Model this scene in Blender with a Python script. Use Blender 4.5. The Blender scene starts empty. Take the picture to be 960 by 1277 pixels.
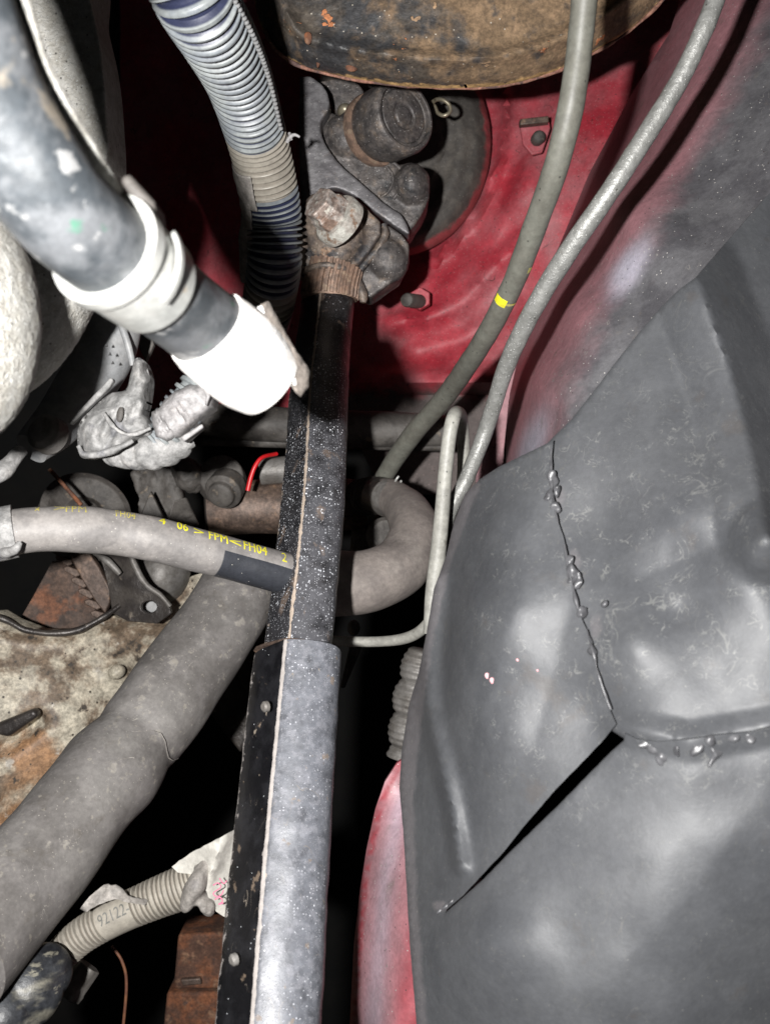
import bpy, bmesh, math, random
import numpy as np
from mathutils import Vector, Matrix, noise, geometry

# ------------------------------------------------------------------ camera, world, flash
scene = bpy.context.scene
COL = scene.collection
F = 1300.0                      # focal length in photo pixels (960 x 1277)
CX, CY = 480.0, 638.5
cam_d = bpy.data.cameras.new('camera'); cam = bpy.data.objects.new('camera', cam_d); COL.objects.link(cam)
cam_d.sensor_fit = 'VERTICAL'; cam_d.sensor_height = 36.0; cam_d.sensor_width = 27.06
cam_d.lens = 36.0 * F / 1277.0
cam_d.clip_start = 0.01; cam_d.clip_end = 20
cam_d.dof.use_dof = True; cam_d.dof.focus_distance = 0.45; cam_d.dof.aperture_fstop = 20
scene.camera = cam
w = bpy.data.worlds.new('World'); scene.world = w; w.use_nodes = True
w.node_tree.nodes['Background'].inputs[0].default_value = (0.9, 0.95, 1, 1)
w.node_tree.nodes['Background'].inputs[1].default_value = 0.006
fl_d = bpy.data.lights.new('camera_flash', 'AREA'); fl_d.shape = 'DISK'; fl_d.size = 0.012; fl_d.energy = 5.6
fl_d.color = (1.0, 0.985, 0.965)
fl = bpy.data.objects.new('camera_flash', fl_d); COL.objects.link(fl); fl.location = (-0.055, 0.006, 0.03)
fl.rotation_euler = (0, math.radians(-5), 0)
scene.view_settings.view_transform = 'Standard'; scene.view_settings.look = 'None'
scene.view_settings.exposure = 0.0; scene.view_settings.gamma = 1.0
scene.render.resolution_x = 769; scene.render.resolution_y = 1024

R = random.Random(7)
def P(px, py, d):
    return Vector(((px - CX) * d / F, (CY - py) * d / F, -d))

# ------------------------------------------------------------------ materials
def mat(name, c1, c2, scale=30, layers=(), rough=0.6, metal=0.0, bump=(), spec=0.5, r2=None, stretch=None, detail=8, micro=.10):
    m = bpy.data.materials.new(name); m.use_nodes = True
    nt = m.node_tree; N = nt.nodes; L = nt.links
    bs = N['Principled BSDF']
    tc = N.new('ShaderNodeTexCoord')
    def coord(st):
        if st is None: return tc.outputs['Object']
        mp = N.new('ShaderNodeMapping'); mp.inputs['Scale'].default_value = st
        L.new(tc.outputs['UV' if len(st) > 3 else 'Object'], mp.inputs[0]); return mp.outputs[0]
    def nz(sc, det=8, st=None, dist=0.0, rgh=0.6):
        n = N.new('ShaderNodeTexNoise'); n.inputs['Scale'].default_value = sc * (1.9 if sc < 200 else 1.0); n.inputs['Detail'].default_value = det
        n.inputs['Roughness'].default_value = rgh; n.inputs['Distortion'].default_value = dist
        L.new(coord(st), n.inputs['Vector']); return n.outputs[0]
    def ramp(v, lo, hi, a=0.0, b=1.0):
        r = N.new('ShaderNodeMapRange'); r.interpolation_type = 'SMOOTHSTEP'
        L.new(v, r.inputs[0]); r.inputs[1].default_value = lo; r.inputs[2].default_value = hi
        r.inputs[3].default_value = a; r.inputs[4].default_value = b; return r.outputs[0]
    def math_(op, a, b):
        q = N.new('ShaderNodeMath'); q.operation = op
        for i, x in enumerate((a, b)):
            if isinstance(x, (int, float)): q.inputs[i].default_value = x
            else: L.new(x, q.inputs[i])
        return q.outputs[0]
    def mix(f, a, b):
        q = N.new('ShaderNodeMix'); q.data_type = 'RGBA'
        L.new(f, q.inputs[0])
        for i, x in ((6, a), (7, b)):
            if isinstance(x, tuple): q.inputs[i].default_value = (*x[:3], 1)
            else: L.new(x, q.inputs[i])
        return q.outputs[2]
    def mixf(f, a, b):
        q = N.new('ShaderNodeMix'); q.data_type = 'FLOAT'
        L.new(f, q.inputs[0])
        for i, x in ((2, a), (3, b)):
            if isinstance(x, (int, float)): q.inputs[i].default_value = x
            else: L.new(x, q.inputs[i])
        return q.outputs[0]
    col = mix(ramp(nz(scale, detail, stretch), .41, .59), c1, c2)
    ro = mixf(nz(scale * 2.3, 4), rough, r2 if r2 is not None else rough)
    me = metal
    heights = []
    at = None
    for l in layers:
        k = l['t']; sc = l.get('s', 50)
        if k == 'noise':
            f = ramp(nz(sc, l.get('det', 8), l.get('st'), l.get('dist', 0)), l['lo'], l['hi'])
        elif k == 'scr':      # thin curly scratches
            v = nz(sc, l.get('det', 1.5), l.get('st'), l.get('dist', 1.5))
            f = ramp(math_('ABSOLUTE', math_('SUBTRACT', v, .5), 0), l.get('w', .006), 0)
            f = math_('MULTIPLY', f, ramp(nz(sc * .7, 3), l.get('lo', .5), l.get('hi', .62)))
        elif k == 'spk':      # specks
            vo = N.new('ShaderNodeTexVoronoi'); vo.inputs['Scale'].default_value = sc
            L.new(coord(l.get('st')), vo.inputs['Vector'])
            f = ramp(vo.outputs['Distance'], l.get('r', .25), l.get('r', .25) * .6)
            sep = N.new('ShaderNodeSeparateColor'); L.new(vo.outputs['Color'], sep.inputs[0])
            f = math_('MULTIPLY', f, ramp(sep.outputs[0], l.get('cull', .6), l.get('cull', .6) + .02))
            if 'lo' in l: f = math_('MULTIPLY', f, ramp(nz(l.get('ns', 60), 3), l['lo'], l['hi']))
        else:                 # 'R','G','B' vertex mask, edges broken by noise
            if at is None:
                an = N.new('ShaderNodeAttribute'); an.attribute_name = 'C'
                at = N.new('ShaderNodeSeparateColor'); L.new(an.outputs[0], at.inputs[0])
            v = at.outputs['RGB'.index(k[0])]
            nn = math_('MULTIPLY', math_('SUBTRACT', nz(sc, 8, l.get('st')), .5), l.get('n', .8))
            f = ramp(math_('ADD', v, nn), l.get('lo', .4), l.get('hi', .6))
            if 'gate' in l: f = math_('MULTIPLY', f, ramp(v, 0.0, l['gate']))
        if l.get('mask'):
            an2 = N.new('ShaderNodeAttribute'); an2.attribute_name = 'C'
            s2 = N.new('ShaderNodeSeparateColor'); L.new(an2.outputs[0], s2.inputs[0])
            f = math_('MULTIPLY', f, s2.outputs['RGB'.index(l['mask'])])
        if 'op' in l: f = math_('MULTIPLY', f, l['op'])
        if 'c' in l: col = mix(f, col, l['c'])
        if 'ro' in l: ro = mixf(f, ro, l['ro'])
        if 'me' in l: me = mixf(f, me, l['me'])
        if 'h' in l: heights.append((f, l['h'] / .0004))
    g1 = ramp(nz(520, 6, rgh=.7), .36, .64, 1 - micro, 1 + micro * .9); g2 = ramp(nz(75, 7, rgh=.7), .38, .62, 1 - micro * .9, 1 + micro * .7)
    gm = N.new('ShaderNodeVectorMath'); gm.operation = 'SCALE'; L.new(col, gm.inputs[0]); L.new(math_('MULTIPLY', g1, g2), gm.inputs['Scale']); col = gm.outputs[0]
    L.new(col, bs.inputs['Base Color']); L.new(ro, bs.inputs['Roughness'])
    if isinstance(me, (int, float)): bs.inputs['Metallic'].default_value = me
    else: L.new(me, bs.inputs['Metallic'])
    bs.inputs['Specular IOR Level'].default_value = spec
    h = None
    for (s, a) in bump:
        x = math_('MULTIPLY', nz(s, 5), a); h = x if h is None else math_('ADD', h, x)
    for f, a in heights:
        x = math_('MULTIPLY', f, a); h = x if h is None else math_('ADD', h, x)
    if h is not None:
        b = N.new('ShaderNodeBump'); b.inputs['Strength'].default_value = 1.0; b.inputs['Distance'].default_value = .0004
        L.new(h, b.inputs['Height']); L.new(b.outputs[0], bs.inputs['Normal'])
    return m

def nl(lo, hi, c, s=50, **k): return dict(t='noise', lo=lo, hi=hi, c=c, s=s, **k)
def sp(c, s=400, r=.25, cull=.7, **k): return dict(t='spk', c=c, s=s, r=r, cull=cull, **k)
def sc_(c, s=60, w=.006, **k): return dict(t='scr', c=c, s=s, w=w, **k)

M = {}
M['shaft'] = mat('black_paint_worn', (.004, .004, .005), (.012, .012, .014), 40, [
    dict(t='noise', lo=.05, hi=.60, c=(.12, .125, .142), s=90, mask='G', ro=.42, op=.95),
    dict(t='noise', lo=.54, hi=.68, c=(.06, .063, .075), s=22, mask='G', ro=.35, op=.5, st=(1, .5, 1)), nl(.5, .6, (.19, .19, .21), 150, mask='G', op=.4),
    nl(.64, .68, (.19, .14, .10), 90, det=6, ro=.8, op=.6, mask='B'),
    sc_((.20, .17, .14), 40, .004, lo=.55, hi=.6, st=(1, .18, 1)), nl(.68, .70, (.25, .21, .17), 60, det=10, st=(1, .5, 1)),
    sp((.24, .24, .26), 1700, .36, .5, ro=.3, h=.0001, mask='G', op=.7),
    sp((.50, .51, .55), 1000, .34, .70, ro=.12, mask='G', h=.0002, lo=.42, hi=.6, ns=30),
    sp((.55, .57, .6), 700, .2, .95, ro=.15, h=.0002),
    dict(t='R', c=(.30, .275, .26), s=160, n=1.3, lo=.46, hi=.54, ro=.55, gate=.25)],
    rough=.3, r2=.42, bump=[(900, .12), (120, .25)])
M['shaft_in'] = mat('black_paint_speckled', (.006, .006, .007), (.016, .015, .016), 45, [
    dict(t='noise', lo=.25, hi=.58, c=(.065, .065, .072), s=80, mask='G', ro=.4),
    nl(.60, .66, (.14, .10, .075), 75, det=6, ro=.8, op=.55, st=(1, .35, 1)),
    nl(.70, .73, (.30, .12, .05), 35, det=6, ro=.85, op=.8),
    sp((.30, .30, .32), 1500, .34, .5, ro=.3, h=.00012, mask='B'),
    sp((.6, .62, .66), 900, .36, .62, ro=.12, h=.0002, mask='B', lo=.42, hi=.56, ns=30),
    sp((.75, .76, .8), 600, .3, .8, ro=.12, h=.0002, mask='B', lo=.45, hi=.58, ns=18),
    dict(t='R', c=(.33, .27, .22), s=170, n=1.25, lo=.5, hi=.62, ro=.6, gate=.25)],
    rough=.34, r2=.5, bump=[(900, .15), (160, .3)])
M['cast_tan'] = mat('forged_steel_tan', (.16, .125, .10), (.085, .07, .062), 60, [
    nl(.5, .62, (.05, .048, .05), 45), nl(.58, .66, (.26, .16, .10), 80, det=5, op=.7),
    nl(.6, .66, (.30, .26, .22), 160, det=5, op=.6), sp((.45, .42, .4), 900, .22, .85)],
    micro=.28, rough=.62, r2=.45, metal=.15, bump=[(260, .9), (60, 1.6)])
M['cast_dark'] = mat('forged_steel_dark', (.062, .056, .055), (.10, .088, .082), 70, [
    nl(.56, .68, (.17, .13, .10), 70, op=.6), nl(.6, .7, (.03, .03, .032), 50),
    sp((.5, .48, .46), 1000, .24, .82)], micro=.28, rough=.6, r2=.5, metal=.2, bump=[(300, .8), (80, 1.2)])
M['cast_sheen'] = mat('forged_steel_grey', (.15, .145, .15), (.10, .095, .10), 60, [
    nl(.58, .68, (.15, .12, .10), 70, op=.5), sp((.5, .48, .46), 1000, .22, .86)],
    rough=.42, r2=.55, metal=.4, bump=[(300, .5), (80, .8)])
M['bolt'] = mat('zinc_bolt', (.40, .36, .33), (.28, .22, .19), 120, [
    nl(.52, .62, (.22, .13, .09), 90, op=.8), nl(.58, .66, (.55, .52, .46), 200)],
    micro=.28, rough=.6, metal=.3, bump=[(400, .8)])
M['palewasher'] = mat('pale_washer', (.42, .41, .37), (.30, .27, .24), 90, [nl(.56, .64, (.2, .13, .09), 60)], rough=.7, bump=[(400, 1.0)], micro=.2)
M['splines'] = mat('rusty_splines', (.26, .17, .125), (.16, .11, .085), 120, [nl(.55, .65, (.30, .22, .16), 200)],
    rough=.6, metal=.3, bump=[(500, .7)])
M['rust_drum'] = mat('rusty_black_drum', (.036, .036, .038), (.075, .062, .05), 22, [
    dict(t='G', c=(.17, .112, .065), s=30, n=3.2, lo=.2, hi=.85, ro=.85),
    nl(.56, .7, (.26, .165, .10), 60, mask='G', op=.6, det=10),
    nl(.53, .66, (.045, .042, .042), 48, mask='G', op=.8, det=10),
    nl(.665, .68, (.36, .14, .06), 34, det=4, ro=.85, h=.0003),
    nl(.70, .72, (.34, .22, .13), 55, det=3, h=.0003),
    dict(t='R', c=(.42, .26, .11), s=90, n=.9, lo=.5, hi=.8, ro=.9),
    sp((.4, .36, .3), 500, .2, .88)],
    micro=.28, rough=.42, r2=.6, bump=[(220, 1.2), (60, 1.5)])
M['red'] = mat('red_body_paint', (.42, .032, .05), (.32, .022, .036), 18, [
    nl(.35, .72, (.38, .12, .135), 12, op=.9), nl(.60, .75, (.14, .05, .05), 30, op=.6, st=(1.6, .6, 1)),
    sc_((.42, .02, .03), 26, .004, lo=.5, hi=.58), sc_((.07, .03, .03), 17, .004, lo=.5, hi=.6),
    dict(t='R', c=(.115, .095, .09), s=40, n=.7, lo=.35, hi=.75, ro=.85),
    nl(.68, .74, (.10, .06, .055), 90, op=.7),
    sp((.5, .35, .33), 900, .25, .75, op=.6), sp((.05, .03, .03), 400, .2, .85)],
    rough=.5, r2=.62, bump=[(500, .35), (50, .8)])
M['redclean'] = mat('glossy_red_paint', (.36, .012, .02), (.3, .01, .016), 20, [], rough=.4)
M['fender'] = mat('oversprayed_fender', (.075, .073, .080), (.11, .108, .115), 24, [
    dict(t='G', c=(.36, .17, .19), s=30, n=.55, lo=.2, hi=.9),
    dict(t='R', c=(.42, .40, .47), s=26, n=.25, lo=.1, hi=1.0),
    dict(t='B', c=(.27, .05, .062), s=30, n=.4, lo=.3, hi=.9),
    nl(.60, .74, (.15, .13, .11), 50, op=.6, st=(1, .5, 1)),
    sc_((.20, .19, .18), 60, .006, lo=.52, hi=.6), sp((.42, .40, .38), 700, .24, .86), sp((.05, .04, .04), 500, .2, .9)],
    rough=.45, r2=.55, bump=[(500, .25), (60, .5)])
M['seam'] = mat('seam_sealant', (.26, .13, .09), (.16, .07, .05), 160, [nl(.5, .6, (.09, .05, .045), 90)], micro=.28, rough=.8, bump=[(200, 1.5)])
M['liner'] = mat('grey_splash_panel', (.050, .052, .057), (.062, .064, .069), 16, [
    nl(.4, .75, (.066, .068, .072), 6, op=.6),
    nl(.60, .72, (.06, .05, .043), 34, op=.35),
    nl(.60, .78, (.036, .037, .040), 9, op=.4),
    sc_((.19, .19, .18), 60, .016, lo=.51, hi=.62, mask='R', op=.4), sc_((.16, .16, .155), 120, .022, lo=.52, hi=.62, mask='R', op=.7), sc_((.085, .085, .08), 100, .012, lo=.5, hi=.6, op=.5),
    sc_((.075, .075, .075), 30, .003, lo=.5, hi=.56, st=(1, .4, 1)),
    dict(t='G', c=(.10, .095, .10), s=90, n=.7, lo=.4, hi=.8),
    sp((.11, .11, .105), 700, .2, .94), sp((.2, .19, .17), 900, .22, .8, mask='G')],
    rough=.52, r2=.58, spec=.42, bump=[(420, .2), (120, .25)], micro=.06)
M['bead'] = mat('melted_bead', (.075, .075, .08), (.05, .05, .054), 80, [], rough=.38, bump=[(200, .5)])
M['pinkmark'] = mat('pink_paint_fleck', (.6, .3, .32), (.5, .25, .27), 80, [], rough=.6)
M['rubber'] = mat('dusty_rubber', (.105, .097, .092), (.145, .135, .13), 30, [
    nl(.46, .70, (.19, .18, .17), 14, op=.8), nl(.6, .68, (.27, .25, .22), 60, det=10, op=.6), nl(.58, .72, (.085, .075, .065), 46, op=.7),
    sc_((.30, .28, .25), 60, .004, lo=.56, hi=.62, st=(1, .4, 1)), nl(.62, .66, (.24, .22, .19), 160, det=10, op=.6), sp((.32, .3, .27), 900, .2, .86)],
    rough=.58, r2=.68, bump=[(500, .3), (60, .4)])
M['rubber_hose'] = mat('dusty_fuel_hose', (.21, .195, .185), (.155, .145, .14), 40, [
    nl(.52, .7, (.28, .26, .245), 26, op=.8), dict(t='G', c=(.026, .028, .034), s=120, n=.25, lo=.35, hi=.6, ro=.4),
    sp((.4, .38, .34), 900, .2, .86)], rough=.55, r2=.65, bump=[(600, .3)])
M['elbow'] = mat('dusty_rubber_elbow', (.19, .165, .15), (.15, .13, .12), 50, [
    nl(.60, .75, (.08, .07, .065), 40, op=.8), nl(.55, .7, (.24, .215, .195), 30, op=.6)], rough=.75, bump=[(500, .5)])
M['cable'] = mat('grey_green_cable', (.135, .135, .115), (.115, .112, .095), 40, [
    nl(.55, .72, (.09, .085, .07), 50, op=.7), sp((.04, .04, .035), 500, .25, .9)], rough=.5, bump=[(500, .2)])
M['line'] = mat('galvanised_line', (.19, .19, .18), (.23, .23, .22), 120, [
    sp((.34, .34, .33), 900, .35, .6, ro=.3, h=.00015), nl(.58, .72, (.17, .165, .15), 60, op=.7), sp((.08, .08, .07), 400, .2, .9)],
    rough=.42, metal=.25, bump=[(600, .9)])
M['line2'] = mat('grey_coated_line', (.27, .265, .24), (.22, .215, .195), 90, [nl(.6, .7, (.15, .14, .12), 70, op=.7), sp((.1, .1, .09), 400, .2, .88)],
    rough=.5, bump=[(500, .4)])
M['conduit'] = mat('blue_grey_conduit', (.22, .235, .235), (.17, .185, .20), 40, [
    dict(t='R', c=(.022, .026, .055), s=60, n=.1, lo=.2, hi=.7),
    dict(t='G', c=(.27, .24, .195), s=40, n=.4, lo=.3, hi=.8, op=.8)],
    rough=.42, bump=[(400, .2)])
M['tape'] = mat('dusty_cloth_tape', (.26, .24, .22), (.20, .185, .17), 60, [nl(.58, .7, (.12, .11, .11), 40, op=.7)], micro=.24, rough=.7, bump=[(500, .5), (120, .6)])
M['whitetape'] = mat('bright_dusty_wrap', (.25, .245, .24), (.19, .188, .185), 50, [nl(.58, .68, (.09, .09, .10), 40, op=.8), nl(.55, .7, (.32, .305, .29), 70, op=.6)],
    micro=.24, rough=.7, bump=[(300, .8), (90, 1.5)])
M['alu_pipe'] = mat('mottled_dark_pipe', (.035, .04, .045), (.09, .094, .10), 40, [sp((.20, .195, .18), 130, .35, .88, op=.6), 
    nl(.54, .66, (.085, .09, .095), 34, op=.8), nl(.62, .68, (.16, .14, .115), 26, det=4), nl(.64, .70, (.04, .12, .08), 40, det=4, op=.8),
    nl(.60, .66, (.20, .20, .20), 60, det=4)], rough=.4, r2=.55, bump=[(100, .8)])
M['clamp'] = mat('bright_plated_clamp', (.36, .365, .35), (.42, .42, .40), 30, [nl(.66, .72, (.35, .25, .15), 60, op=.6)], rough=.35, metal=.3, bump=[(200, .15)])
M['foam'] = mat('white_foam_sleeve', (.78, .76, .74), (.72, .69, .66), 40, [dict(t='R', c=(.36, .31, .28), s=300, n=.7, lo=.4, hi=.7)], rough=.85, bump=[(400, 1.2)])
M['cutedge'] = mat('tan_foam_edge', (.22, .19, .165), (.15, .13, .115), 150, [], rough=.9, bump=[(400, 1.5)], micro=.25)
M['casting'] = mat('sand_cast_aluminium', (.36, .345, .31), (.44, .43, .40), 120, [sp((.52, .52, .50), 900, .35, .5, h=.0002), sp((.10, .095, .085), 500, .25, .82)],
    rough=.6, metal=.1, bump=[(900, 2.2), (350, 1.5)])
M['gearcase'] = mat('oily_gearbox_casting', (.44, .40, .32), (.28, .235, .18), 22, [
    nl(.50, .58, (.13, .09, .06), 22, det=8, op=.85), dict(t='G', c=(.30, .17, .09), s=30, n=1.2, lo=.35, hi=.8),
    nl(.60, .66, (.05, .042, .035), 44, det=6), nl(.62, .7, (.5, .47, .42), 55, op=.7), sp((.05, .04, .03), 300, .25, .86)],
    micro=.28, rough=.5, r2=.65, bump=[(200, .9), (40, 1.5)])
M['rust'] = mat('orange_rust', (.15, .055, .024), (.08, .038, .024), 40, [nl(.55, .68, (.18, .10, .06), 60), nl(.6, .7, (.05, .03, .025), 50)], micro=.28, rough=.85, bump=[(200, 1.2)])
M['brownrust'] = mat('brown_rusted_steel', (.10, .062, .045), (.06, .042, .034), 30, [nl(.54, .64, (.20, .08, .04), 22, op=.8), nl(.6, .7, (.03, .024, .02), 40)], rough=.7, micro=.28, bump=[(200, 1.2)])
M['brownsteel'] = mat('brown_steel', (.13, .09, .07), (.085, .06, .048), 50, [nl(.58, .68, (.2, .13, .09), 90)], micro=.28, rough=.55, metal=.3, bump=[(200, .8)])
M['oily'] = mat('oily_dark_metal', (.035, .03, .028), (.06, .052, .046), 40, [nl(.6, .7, (.13, .11, .09), 60)], rough=.3, r2=.5, metal=.3, bump=[(120, 1.2)])
M['greymetal'] = mat('dull_grey_metal', (.19, .18, .17), (.13, .12, .11), 50, [nl(.58, .7, (.08, .065, .055), 40)], rough=.55, metal=.3, bump=[(160, 1.0)])
M['dimgrey'] = mat('grimy_grey_metal', (.085, .077, .07), (.045, .04, .036), 40, [nl(.6, .7, (.04, .035, .03), 60), nl(.6, .7, (.16, .13, .10), 80)], rough=.65, bump=[(160, 1.2)])
M['black'] = mat('black_rubber', (.012, .012, .013), (.02, .02, .02), 40, [], rough=.7)
M['boot'] = mat('dusty_black_boot_plate', (.055, .049, .044), (.085, .075, .065), 50, [dict(t='R', c=(.26, .045, .05), s=60, n=1.0, lo=.55, hi=.9), nl(.56, .7, (.085, .075, .065), 40, op=.8), sp((.2, .19, .17), 800, .22, .86),
    sc_((.15, .14, .13), 60, .006, lo=.55, hi=.62)], rough=.7, bump=[(300, .8), (60, .8)])
M['dustyblack'] = mat('dusty_black_rubber', (.012, .013, .016), (.03, .032, .036), 40, [nl(.50, .66, (.16, .15, .12), 34, op=.7, st=(.8, 2.2, 1)), nl(.6, .66, (.3, .28, .22), 60, op=.6, st=(.6, 2, 1))], rough=.45, micro=.2, bump=[(120, 1.0)])
M['void'] = mat('dark_floor', (.008, .008, .008), (.012, .011, .01), 10, [], rough=.9)
M['redwire'] = mat('red_wire_sheath', (.5, .01, .015), (.45, .01, .012), 80, [], rough=.4)
M['copperwire'] = mat('brown_wire_sheath', (.16, .07, .035), (.12, .05, .03), 80, [], rough=.5)
M['yellow'] = mat('yellow_print', (.72, .66, .02), (.55, .50, .03), 300, [], rough=.6)
M['yellowfade'] = mat('faded_yellow_print', (.48, .41, .06), (.30, .26, .12), 500, [], rough=.6)
M['inkgrey'] = mat('grey_print', (.10, .10, .09), (.13, .13, .12), 300, [], rough=.6)
M['inkpink'] = mat('pink_ink', (.55, .12, .22), (.5, .1, .2), 300, [], rough=.6)
M['paper'] = mat('paper_tag', (.40, .385, .35), (.33, .315, .285), 60, [], rough=.8, bump=[(60, .6)])
M['brass'] = mat('dull_plated_brass', (.34, .30, .22), (.26, .23, .17), 80, [nl(.6, .7, (.12, .10, .07), 60)], rough=.4, metal=.6, bump=[(200, .4)])
M['connector'] = mat('pale_grey_plastic', (.27, .26, .26), (.22, .21, .21), 60, [nl(.6, .7, (.24, .22, .21), 60, op=.7)], micro=.24, rough=.6, bump=[(200, .3)])
M['ducting'] = mat('grey_plastic_sleeve', (.20, .205, .21), (.25, .25, .25), 40, [nl(.62, .72, (.12, .115, .11), 40, op=.6)], rough=.5, bump=[(100, .5)])

# ------------------------------------------------------------------ object helpers
def link(name, me, m, parent=None, smooth=True):
    if smooth:
        me.shade_smooth()
    if m is not None: me.materials.append(M[m])
    o = bpy.data.objects.new(name, me); COL.objects.link(o)
    if parent is not None:
        o.parent = parent
        o.matrix_parent_inverse = Matrix.Translation(parent.location).inverted() if parent.type == 'EMPTY' else Matrix.Identity(4)
    return o
def thing(name, label, cat, loc, group=None):
    o = bpy.data.objects.new(name, None); COL.objects.link(o); o.location = loc; o.empty_display_size = .01
    return tag(o, label, cat, group)
def tag(o, label=None, cat=None, group=None, kind=None):
    if label: o['label'] = label
    if cat: o['category'] = cat
    if group: o['group'] = group
    if kind: o['kind'] = kind
    return o
def setC(me, cols):
    a = me.color_attributes.new('C', 'FLOAT_COLOR', 'POINT')
    arr = np.ones((len(me.vertices), 4), np.float32); c = np.asarray(cols, np.float32)
    arr[:len(c), :3] = c; a.data.foreach_set('color', arr.ravel())

def spline(pts, n_per=16):
    """Catmull-Rom through tuples of any length"""
    A = [np.array(p, float) for p in pts]
    A = [2 * A[0] - A[1]] + A + [2 * A[-1] - A[-2]]
    out = []
    for i in range(1, len(A) - 2):
        for j in range(n_per):
            t = j / n_per
            out.append(.5 * ((2 * A[i]) + (-A[i-1] + A[i+1]) * t + (2*A[i-1] - 5*A[i] + 4*A[i+1] - A[i+2]) * t*t + (-A[i-1] + 3*A[i] - 3*A[i+1] + A[i+2]) * t**3))
    out.append(A[-2]); return out

class Tube:
    """swept tube from (px, py, depth, width_px) samples; keeps its frames so that prints can be laid on it"""
    def __init__(s, pts, step=.004, transport=False):
        raw = spline(pts, 24)
        C = [P(q[0], q[1], q[2]) for q in raw]; Rr = [q[3] * .5 * q[2] / F for q in raw]
        L = [0.0]
        for i in range(1, len(C)): L.append(L[-1] + (C[i] - C[i-1]).length)
        s.len = L[-1]; n = max(4, int(s.len / step) + 1)
        s.S = np.linspace(0, s.len, n)
        xs = np.array([list(c) for c in C])
        s.C = np.stack([np.interp(s.S, L, xs[:, k]) for k in range(3)], 1)
        s.R = np.interp(s.S, L, Rr)
        T = np.gradient(s.C, axis=0); T /= np.linalg.norm(T, axis=1)[:, None]
        s.T = T
        V = []
        prev = None
        for i in range(n):
            t = Vector(T[i]); c = -Vector(s.C[i])
            if transport and prev is not None: v = prev - t * prev.dot(t)
            else: v = c - t * c.dot(t)
            v.normalize(); V.append(v); prev = v
        s.V = np.array([list(v) for v in V]); s.U = np.cross(s.V, s.T)
    def at(s, d, th, off=0.0):
        c = np.array([np.interp(d, s.S, s.C[:, k]) for k in range(3)]); r = np.interp(d, s.S, s.R) + off
        u = np.array([np.interp(d, s.S, s.U[:, k]) for k in range(3)]); v = np.array([np.interp(d, s.S, s.V[:, k]) for k in range(3)])
        return c + (u * math.cos(th) + v * math.sin(th)) * r
    def build(s, name, m, parent=None, seg=32, disp=None, profile=None, cols=None, arc=None, caps=True, wob=0.0, wscale=40):
        n = len(s.S)
        if profile is None:
            if arc: th = np.radians(np.linspace(arc[0], arc[1], seg))
            else: th = np.linspace(0, 2*math.pi, seg, endpoint=False)
            prof = np.stack([np.cos(th), np.sin(th)], 1)
        else: prof = np.array(profile) * 2; th = np.arctan2(prof[:, 1], prof[:, 0])
        k = len(prof); closed = arc is None
        verts = []; C3 = []
        for i in range(n):
            for j in range(k):
                r = s.R[i]
                if disp: r += disp(s.S[i], th[j])
                p = s.C[i] + (s.U[i] * prof[j, 0] + s.V[i] * prof[j, 1]) * r
                if wob:
                    d = (s.U[i] * prof[j, 0] + s.V[i] * prof[j, 1])
                    p = p + d * wob * noise.noise(Vector(p) * wscale)
                verts.append(p)
                if cols: C3.append(cols(s.S[i], th[j], j))
        faces = []
        for i in range(n - 1):
            for j in range(k if closed else k - 1):
                a = i*k + j; b = i*k + (j+1) % k
                faces.append((a, b, b + k, a + k))
        if caps and closed:
            for i, flip in ((0, False), (n-1, True)):
                c = len(verts); verts.append(s.C[i])
                if cols: C3.append(cols(s.S[i], 0, 0))
                for j in range(k):
                    a, b = i*k + j, i*k + (j+1) % k
                    faces.append((a, c, b) if not flip else (a, b, c))
        me = bpy.data.meshes.new(name); me.from_pydata([tuple(v) for v in verts], [], faces)
        if cols: setC(me, C3)
        me.update()
        o = link(name, me, m, parent)
        try: me.set_sharp_from_angle(angle=math.radians(50))
        except Exception: pass
        return o

def tps(ctrl):
    """thin plate spline depth through (px, py, d)"""
    c = np.array(ctrl, float); n = len(c); X = c[:, :2] / 500.0
    r = np.linalg.norm(X[:, None] - X[None], axis=2)
    K = np.where(r > 0, r*r*np.log(r + 1e-12), 0) + np.eye(n) * 1e-4
    Pm = np.hstack([np.ones((n, 1)), X]); A = np.zeros((n+3, n+3)); A[:n, :n] = K; A[:n, n:] = Pm; A[n:, :n] = Pm.T
    sol = np.linalg.solve(A, np.concatenate([c[:, 2], np.zeros(3)]))
    def f(x, y):
        q = np.array([x, y]) / 500.0; r = np.linalg.norm(X - q, axis=1)
        return float((np.where(r > 0, r*r*np.log(r + 1e-12), 0) * sol[:n]).sum() + sol[n] + sol[n+1]*q[0] + sol[n+2]*q[1])
    return f
def seg_dist(x, y, a, b):
    ax, ay = a; bx, by = b; dx, dy = bx-ax, by-ay
    t = max(0, min(1, ((x-ax)*dx + (y-ay)*dy) / (dx*dx + dy*dy)))
    ex, ey = x - ax - t*dx, y - ay - t*dy
    return math.hypot(ex, ey), t, (dx * (y-ay) - dy * (x-ax))
def poly_dist(x, y, pts):
    return min(seg_dist(x, y, pts[i], pts[i+1])[0] for i in range(len(pts)-1))
def smooth_outline(pts, step=8, curve=True, jit=0.0, keep=()):
    A = [np.array(p, float) for p in pts]; n = len(A); out = []
    for i in range(n):
        p0, p1, p2, p3 = A[i-1], A[i], A[(i+1) % n], A[(i+2) % n]
        m = max(1, int(np.linalg.norm(p2 - p1) / step))
        for j in range(m):
            t = j / m
            if curve: q = .5*((2*p1) + (-p0+p2)*t + (2*p0-5*p1+4*p2-p3)*t*t + (-p0+3*p1-3*p2+p3)*t**3)
            else: q = p1 + (p2 - p1) * t
            if jit and j: q = q + np.array([R.uniform(-jit, jit), R.uniform(-jit, jit)])
            out.append(q)
    return out
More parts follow.
